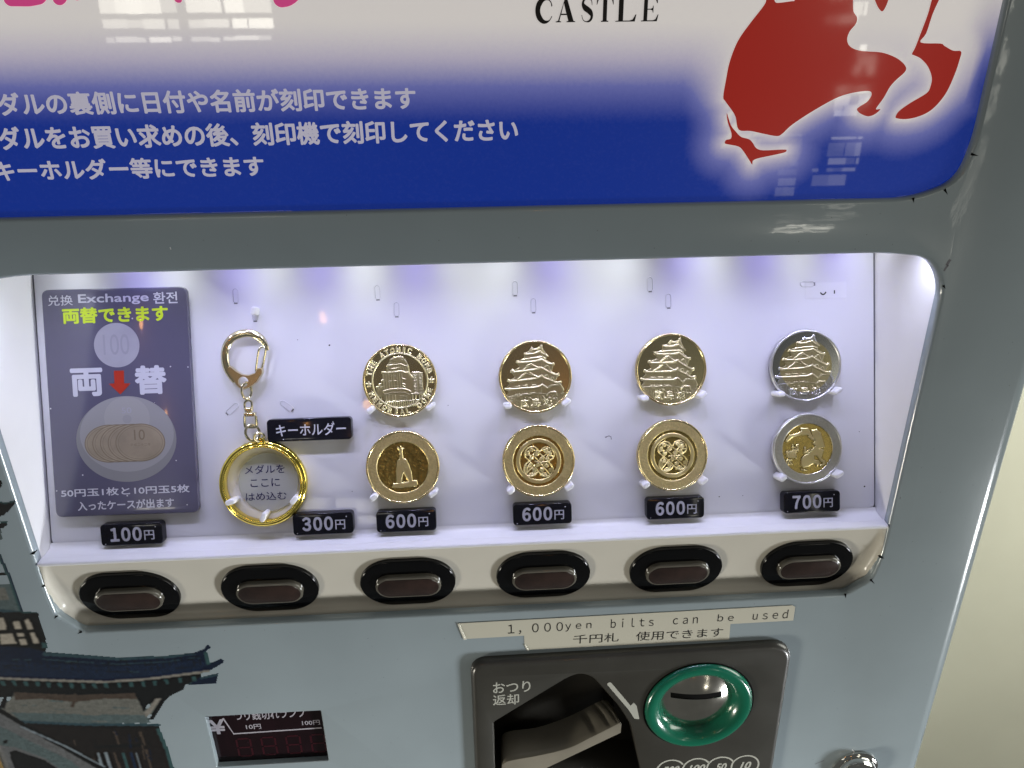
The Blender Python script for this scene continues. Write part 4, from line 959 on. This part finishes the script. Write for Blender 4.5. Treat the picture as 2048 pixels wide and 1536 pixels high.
def statue_relief():
    s = Relief(RM-1.0); C = lambda t: [((x-838)/678*RM, -(y-800)/668*RM) for x, y in t]
    s.annulus(12.0, 17, .42)
    L = lambda t, w=20, h=.5: s.line(C(t), w/678*RM, h)
    s.poly(C([(790, 640), (830, 625), (900, 660), (950, 750), (980, 870), (1000, 1060), (940, 1070), (905, 960), (850, 880), (830, 960), (800, 1080), (720, 1080), (720, 850), (735, 720), (760, 660)]), .34)
    s.poly(C([(785, 640), (800, 560), (845, 565), (850, 640)]), .46); s.poly(C([(780, 560), (785, 480), (835, 480), (845, 565)]), .40)
    L([(760, 435), (795, 490)], 22); L([(815, 425), (815, 490)], 20); L([(862, 455), (830, 485)], 16); L([(815, 490), (815, 560)], 30, .5)
    L([(800, 695), (850, 695)], 12); L([(790, 770), (840, 730), (890, 720)], 14); L([(850, 770), (880, 810), (935, 820)], 14); L([(850, 860), (800, 1000)], 14, .55); L([(850, 860), (920, 1010), (970, 1090)], 18, .55)
    L([(750, 680), (722, 850), (722, 1070)], 10, .5); L([(905, 660), (985, 880), (1000, 1050)], 10, .5)
    s.poly(C([(640, 1095), (740, 1085), (860, 1080), (985, 1055), (1090, 1055), (1100, 1130), (960, 1160), (760, 1170), (650, 1165)]), .40)
    for x in range(650, 1090, 26): L([(x, 1100), (x+rng.integers(-14, 14), 1160)], 9, .55)
    L([(990, 1062), (1085, 1060), (1092, 1128), (990, 1135), (990, 1062)], 9, .58)
    n = rng.random((58, 58)); k = np.linspace(0, 57, s.n); i0 = k.astype(int).clip(0, 56); f = k-i0
    N = n[np.ix_(i0, i0)]*np.outer(1-f, 1-f)+n[np.ix_(i0+1, i0)]*np.outer(f, 1-f)+n[np.ix_(i0, i0+1)]*np.outer(1-f, f)+n[np.ix_(i0+1, i0+1)]*np.outer(f, f)
    s.blur(2); s.h = s.h+np.where(s.mask, 0, N*.07); return s
def crest_relief():
    s = Relief(RM-1.0); C = lambda t: [((x-935)/687*RM, -(y-792)/687*RM) for x, y in t]
    s.annulus(12.05, 17, .42); s.annulus(8.85, 10.55, .42)
    L = lambda t, w=13, h=.5, c=False: s.line(C(t), w/687*RM, h, c)
    o = smooth([(942, 612), (880, 545), (800, 522), (710, 560), (665, 650), (690, 735), (755, 795), (690, 865), (662, 950), (690, 1045), (790, 1090), (870, 1060), (942, 998), (1005, 1060), (1080, 1087), (1165, 1040), (1212, 940), (1180, 860), (1125, 792), (1200, 730), (1225, 640), (1170, 555), (1080, 522), (1000, 550)], 5, True)
    L(o, 16, .5, True); s.poly(C(o), .06, 'max', False)
    L([(830, 680), (905, 760), (985, 845), (1060, 930), (1150, 1030)]); L([(950, 640), (1030, 715), (1110, 785), (1180, 860)]); L([(785, 820), (860, 900), (940, 985)]); L([(1020, 705), (1120, 610)]); L([(700, 1035), (800, 935), (870, 870)]); L([(760, 800), (830, 720)])
    L([(690, 690), (790, 690)], 14); L([(1100, 690), (1205, 690)], 14)
    for x, y, r_ in ((730, 640, 36), (788, 590, 34), (885, 652, 48), (785, 740, 38), (1065, 600, 44), (1145, 640, 40), (985, 750, 44), (1100, 728, 34), (765, 890, 38), (932, 870, 38), (1090, 880, 40), (858, 972, 40), (1008, 962, 42)):
        sp = []
        for k in range(22):
            a = k*.5+x; q = r_*(1-k/26); sp.append((x+q*math.cos(a), y+q*math.sin(a)))
        L(sp, 12, .48)
    for k in range(3): L([(735+18*k, 1075-24*k), (880-6*k, 1062-26*k)], 10, .45); L([(985+8*k, 1062-26*k), (1120-14*k, 1070-26*k)], 10, .45)
    for k in range(3): L([(690+22*k, 1030-10*k), (688+22*k, 930+6*k), (712+20*k, 880+10*k)], 10, .45); L([(1190-22*k, 1000-8*k), (1190-22*k, 910+8*k)], 10, .45)
    L([(720, 560), (760, 545), (830, 570), (845, 600)], 10, .45); L([(1010, 575), (1080, 548), (1170, 590)], 10, .45); L([(850, 590), (900, 600)], 10, .45)
    L([(860, 800), (1000, 810), (1120, 800)], 12, .45); L([(985, 880), (1040, 830)], 12, .45)
    s.blur(1); return s
def horse_relief():
    s = Relief(RM-1.0); C = lambda t: [((x-425)/307*RM, -(y-1125)/314*RM) for x, y in t]
    s.annulus(12.3, 17, .40)
    P = lambda t, h=.34: s.poly(C(t), h)
    P([(230, 1050), (265, 1000), (330, 985), (380, 965), (360, 940), (430, 940), (445, 965), (475, 1030), (430, 1000), (370, 997), (300, 1012), (250, 1055)])
    P([(460, 960), (510, 955), (540, 990), (560, 1050), (575, 1110), (520, 1130), (570, 1140), (560, 1160), (545, 1215), (580, 1240), (580, 1270), (540, 1290), (530, 1280), (560, 1255), (535, 1230), (510, 1190), (480, 1180), (480, 1220), (530, 1240), (530, 1265), (500, 1285), (505, 1265), (480, 1255), (430, 1280), (385, 1290), (365, 1260), (370, 1210), (400, 1180), (440, 1160), (480, 1120), (500, 1100), (470, 1080), (500, 1050), (475, 1020)])
    P([(390, 1165), (398, 1105), (410, 1108), (410, 1150), (450, 1125), (465, 1110), (430, 1155)])
    P([(365, 1290), (372, 1300), (390, 1308), (425, 1312), (395, 1320), (370, 1312)])
    for k in range(6): s.line(C([(460+8*k, 1040-10*k), (500+8*k, 1050-12*k)]), .35, .5)
    s.line(C([(440, 1015), (470, 1040)]), .7, .5)
    for i, t in enumerate('広島城'):
        c = C([(262+32*i, 1098+62*i*.0)])[0]
    s.text('広', *C([(262, 1235)])[0], 3.3, 3.0, 0, .42); s.text('島', *C([(300, 1165)])[0], 4.4, 4.2, 90, .42); s.text('城', *C([(270, 1165)])[0], 3.0, 4.0, 90, .42); s.text('広', *C([(318, 1110)])[0], 3.6, 3.6, 90, .42)
    s.blur(2); return s
RC = dict(castle=castle_relief(), dome=dome_relief(), statue=statue_relief(), crest=crest_relief(), horse=horse_relief())
def medal(u, v, kind, label, tilt=(0, 0), bimetal=False, deep=False, ang=0):
    F_m = DISP @ Matrix.Translation(Vector((u, -2.2, v))*MM) @ Matrix.Rotation(math.radians(tilt[0]), 4, 'X') @ Matrix.Rotation(math.radians(tilt[1]), 4, 'Z') @ Matrix.Rotation(math.radians(ang), 4, 'Y')
    t = empty('medal', F_m, label, 'medal', 'souvenir medals on the display plate')
    edge = 'silverfrost' if bimetal else 'goldedge'
    mb = MB(); mb.lathe([(RM-.6, 0), (RM, -.3), (RM, -2.0), (RM-.18, -2.28), (RM-.5, -2.36), (RM-.85, -2.28), (RM-1.05, -2.0), (RM-1.2, -1.7)], 0, 0, edge, 96)
    mb.build('rim', t, F_m, sharp=60)
    s = RC[kind]; y0 = -1.75
    fields = ('golddeep', 'goldfr2') if deep else ('gold', 'goldfrost')
    if bimetal == 'front': parts = (('gold_core', 0, 12.5, 'gold', 'goldfrost'), ('silver_band', 12.5, 99, 'silver', 'silverfrost'))
    elif bimetal: parts = (('gold_core', 0, 12.3, 'golddeep', 'goldfr2'), ('silver_band', 12.3, 99, 'silverband', 'silverband'))
    elif kind == 'castle' or kind == 'dome': parts = (('struck_face', 0, 99, *fields),)
    else: parts = (('struck_face', 0, 11.3, *fields), ('sanded_band', 11.3, 99, fields[0], 'goldsand'))
    for (nm, a, b_, mf, mr_), m_ in zip(parts, s.mesh(y0, [(p[1], p[2], p[3], p[4]) for p in parts])): m_.build(nm, t, F_m, sharp=180)
    return t
MED = [((-50.23, 64.55), 'dome', 'gold medal with a ruined dome and lettering round its rim', {}, (2, 1)),
       ((-50.46, 24.05), 'statue', 'gold medal showing a tall monument with a figure on top', dict(deep=True), (-2, 0)),
       ((12.81, 64.26), 'castle', 'all gold castle medal next to the domed building medal', dict(ang=-2), (2, -2)),
       ((13.16, 24.46), 'crest', 'gold four lobed crest medal next to the monument statue medal', dict(deep=True, ang=4), (-1, -1)),
       ((77.03, 65.50), 'castle', 'all gold castle medal next to the silver edged castle medal', dict(ang=3), (1, 2)),
       ((76.84, 24.67), 'crest', 'gold four lobed crest medal next to the silver edged horse medal', dict(deep=True, ang=-3), (-2, 2)),
       ((142.01, 65.11), 'castle', 'silver edged medal with a gold castle', dict(bimetal='front'), (2, -2)),
       ((142.40, 25.22), 'horse', 'silver banded medal with a bright gold rearing horse centre', dict(bimetal='back', deep=True), (0, 0))]
for (u, v), kind, lab, kw, tl in MED:
    medal(u, v, kind, lab, tl, **kw)
    peg(u-13.6, v-12.9, 38 if kind != 'castle' else 8, w=2.6, l=3.9); peg(u+13.8, v-12.3, 35, w=2.2, l=4.6)

# ---- key ring with medal holder
Kc = (-115.14, 18.89)
key = empty('key_ring', DISP, 'gold key ring with snap hook, swivel chain and round medal holder', 'key ring')
def K(pts):  # trace grid of the key ring -> mm on the display plate
    h = ((0.23230985, -0.0074011136, -230.51239), (-0.010108299, -0.23478567, 251.7742), (-3.416848e-05, -3.7926655e-05, 1.0611802)); o = []
    for x, y in pts:
        x, y = 430+x/3.57, 640+y/3.57; a, b, c = (r[0]*x+r[1]*y+r[2] for r in h); o.append((a/c, b/c))
    return o
mb = MB(); mb.lathe([(17.2, -.6), (17.0, -1.2), (17.0, -4.6), (17.3, -5.2), (17.9, -5.3), (18.3, -5.0), (18.5, -4.5), (18.9, -4.4), (19.5, -4.2), (20.0, -3.6), (20.25, -2.8), (20.15, -1.8), (19.6, -.9), (18.5, -.4), (17.2, -.6)], *Kc, 'ring', 96)
mb.build('medal_holder_frame', key, DISP, sharp=50)
mb = MB(); ic = K([(364, 1170)])[0]; mb.flat(circ(*ic, 13.8, 64), -.5, 'insert'); ins = mb.build('insert_disc', key, DISP, flat=True)
mb = MB()
for t, bx in (('メダルを', (-124.05, 23.06, -105.66, 27.26)), ('ここに', (-121.75, 16.95, -108.17, 20.76)), ('はめ込む', (-124.24, 10.56, -105.48, 14.38))): put_text(mb, t, bx, -.56, 'navy', .006)
mb.build('insert_lettering', ins, DISP, flat=True)
hk = smooth(K([(378, 218), (362, 178), (322, 130), (262, 97), (200, 97), (130, 124), (86, 180), (70, 250), (82, 330), (112, 390), (150, 435)]), 5)
mb = MB(); nh = len(hk); mb.tube([(x, -5, z) for x, z in hk], [.5+1.35*min(1, i/10) for i in range(nh)], 'chain', n=12, ry=.7)
bd = K([(92, 350), (160, 462), (188, 488), (206, 494), (232, 482), (262, 470), (300, 440), (342, 375), (338, 350), (322, 345), (304, 356), (292, 382), (245, 398), (200, 392), (160, 372), (110, 330)])
hole = circ(*K([(207, 440)])[0], 2.3, 20)
bo = ccw(roundpoly(bd, .8)); mb.flat([bo, hole[::-1]], -6.3, 'chain'); bi = offset(bo, .35); mb.ring(bi, -5.8, bo, -6.3, 'chain'); mb.ring(bi, -4, bi, -5.8, 'chain'); mb.ring(hole, -6.3, hole, -4, 'chain')
mb.build('snap_hook', key, DISP, sharp=50)
mb = MB()
g1 = K([(292, 384), (296, 330), (308, 240), (318, 205), (338, 190), (358, 196), (362, 214), (350, 290), (334, 352)])
mb.tube([(x, -5, z) for x, z in smooth(g1, 4)], .5, 'chain', n=8); mb.build('hook_gate', key, DISP)
def link_(path, r, y): 
    mb = MB(); mb.tube([(x, y+dy, z) for x, z, dy in path], r, 'chain', True, 10); mb.build('chain_link', key, DISP)
def oval(cx, cz, rx, rz, n=28, tw=0, ang=0):
    p = [(cx+rx*math.cos(2*math.pi*i/n), cz+rz*math.sin(2*math.pi*i/n)) for i in range(n)]; p = rot(p, ang, (cx, cz))
    return [(a, b, tw*math.cos(2*math.pi*i/n)) for i, (a, b) in enumerate(p)]
c = K([(226, 505)])[0]; link_(oval(*c, 1.7, 3.7, tw=1.6), .62, -5)
c = K([(268, 805)])[0]; link_(oval(*c, 2.7, 3.6, tw=1.5, ang=15), .6, -5)
c = K([(312, 838)])[0]; link_(oval(*c, 2.0, 2.0, tw=.9), .6, -4.5)
mb = MB()
mb.tube([(x, -5, z) for x, z in smooth(K([(216, 640), (213, 590), (240, 572), (262, 590), (264, 640)]), 3)], .55, 'chain', n=8)
q = K([(214, 625), (270, 655)]); mb.prism(rrect(q[0][0], q[1][1], q[1][0], q[0][1], .4), -6.2, -3.6, 'chain', .5)
q = K([(208, 662), (292, 688)]); mb.prism(rrect(q[0][0], q[1][1], q[1][0], q[0][1], .4), -6.4, -3.4, 'chain', .5)
q = K([(228, 640), (258, 668)]); mb.prism(rrect(q[0][0], q[1][1], q[1][0], q[0][1], .3), -5.8, -4, 'chain', .4)
mb.tube([(x, -5, z) for x, z in smooth(K([(211, 685), (214, 752), (228, 765), (284, 765), (296, 750), (293, 685)]))], .62, 'chain', n=8)
mb.build('swivel', key, DISP)
mb = MB(); q = K([(325, 865)])[0]; mb.prism(ccw([(q[0]-1.6, q[1]-1.5), (q[0]+2.0, q[1]-1.5), (q[0]+1.7, q[1]+.6), (q[0]+.6, q[1]+1.5), (q[0]-.8, q[1]+1.4)]), -5, -2.6, 'ring', .4); mb.build('holder_eyelet', key, DISP)
for (x, y), a in (((118, 1295), 15), ((570, 1280), 50), ((352, 1402), 65)):
    p = K([(x, y)])[0]; peg(p[0], p[1], a, L=7.5, w=2.4, l=4.8)
p = K([(285, 22)])[0]; peg((-114.84, 98.65)[0], (-114.84, 98.65)[1], 80, L=7, w=2.2, l=3.8)

# ================================================================== gold cabinet past the left edge
mb = MB(); mb.prism(rrect(-900, -1200, -330, 300, 6, 3), 120, 300, 'tan', 5)
o = mb.build('golden_cabinet', None, FRONT); tag(o, 'golden tan cabinet just visible past the lower left edge of the machine', 'cabinet')
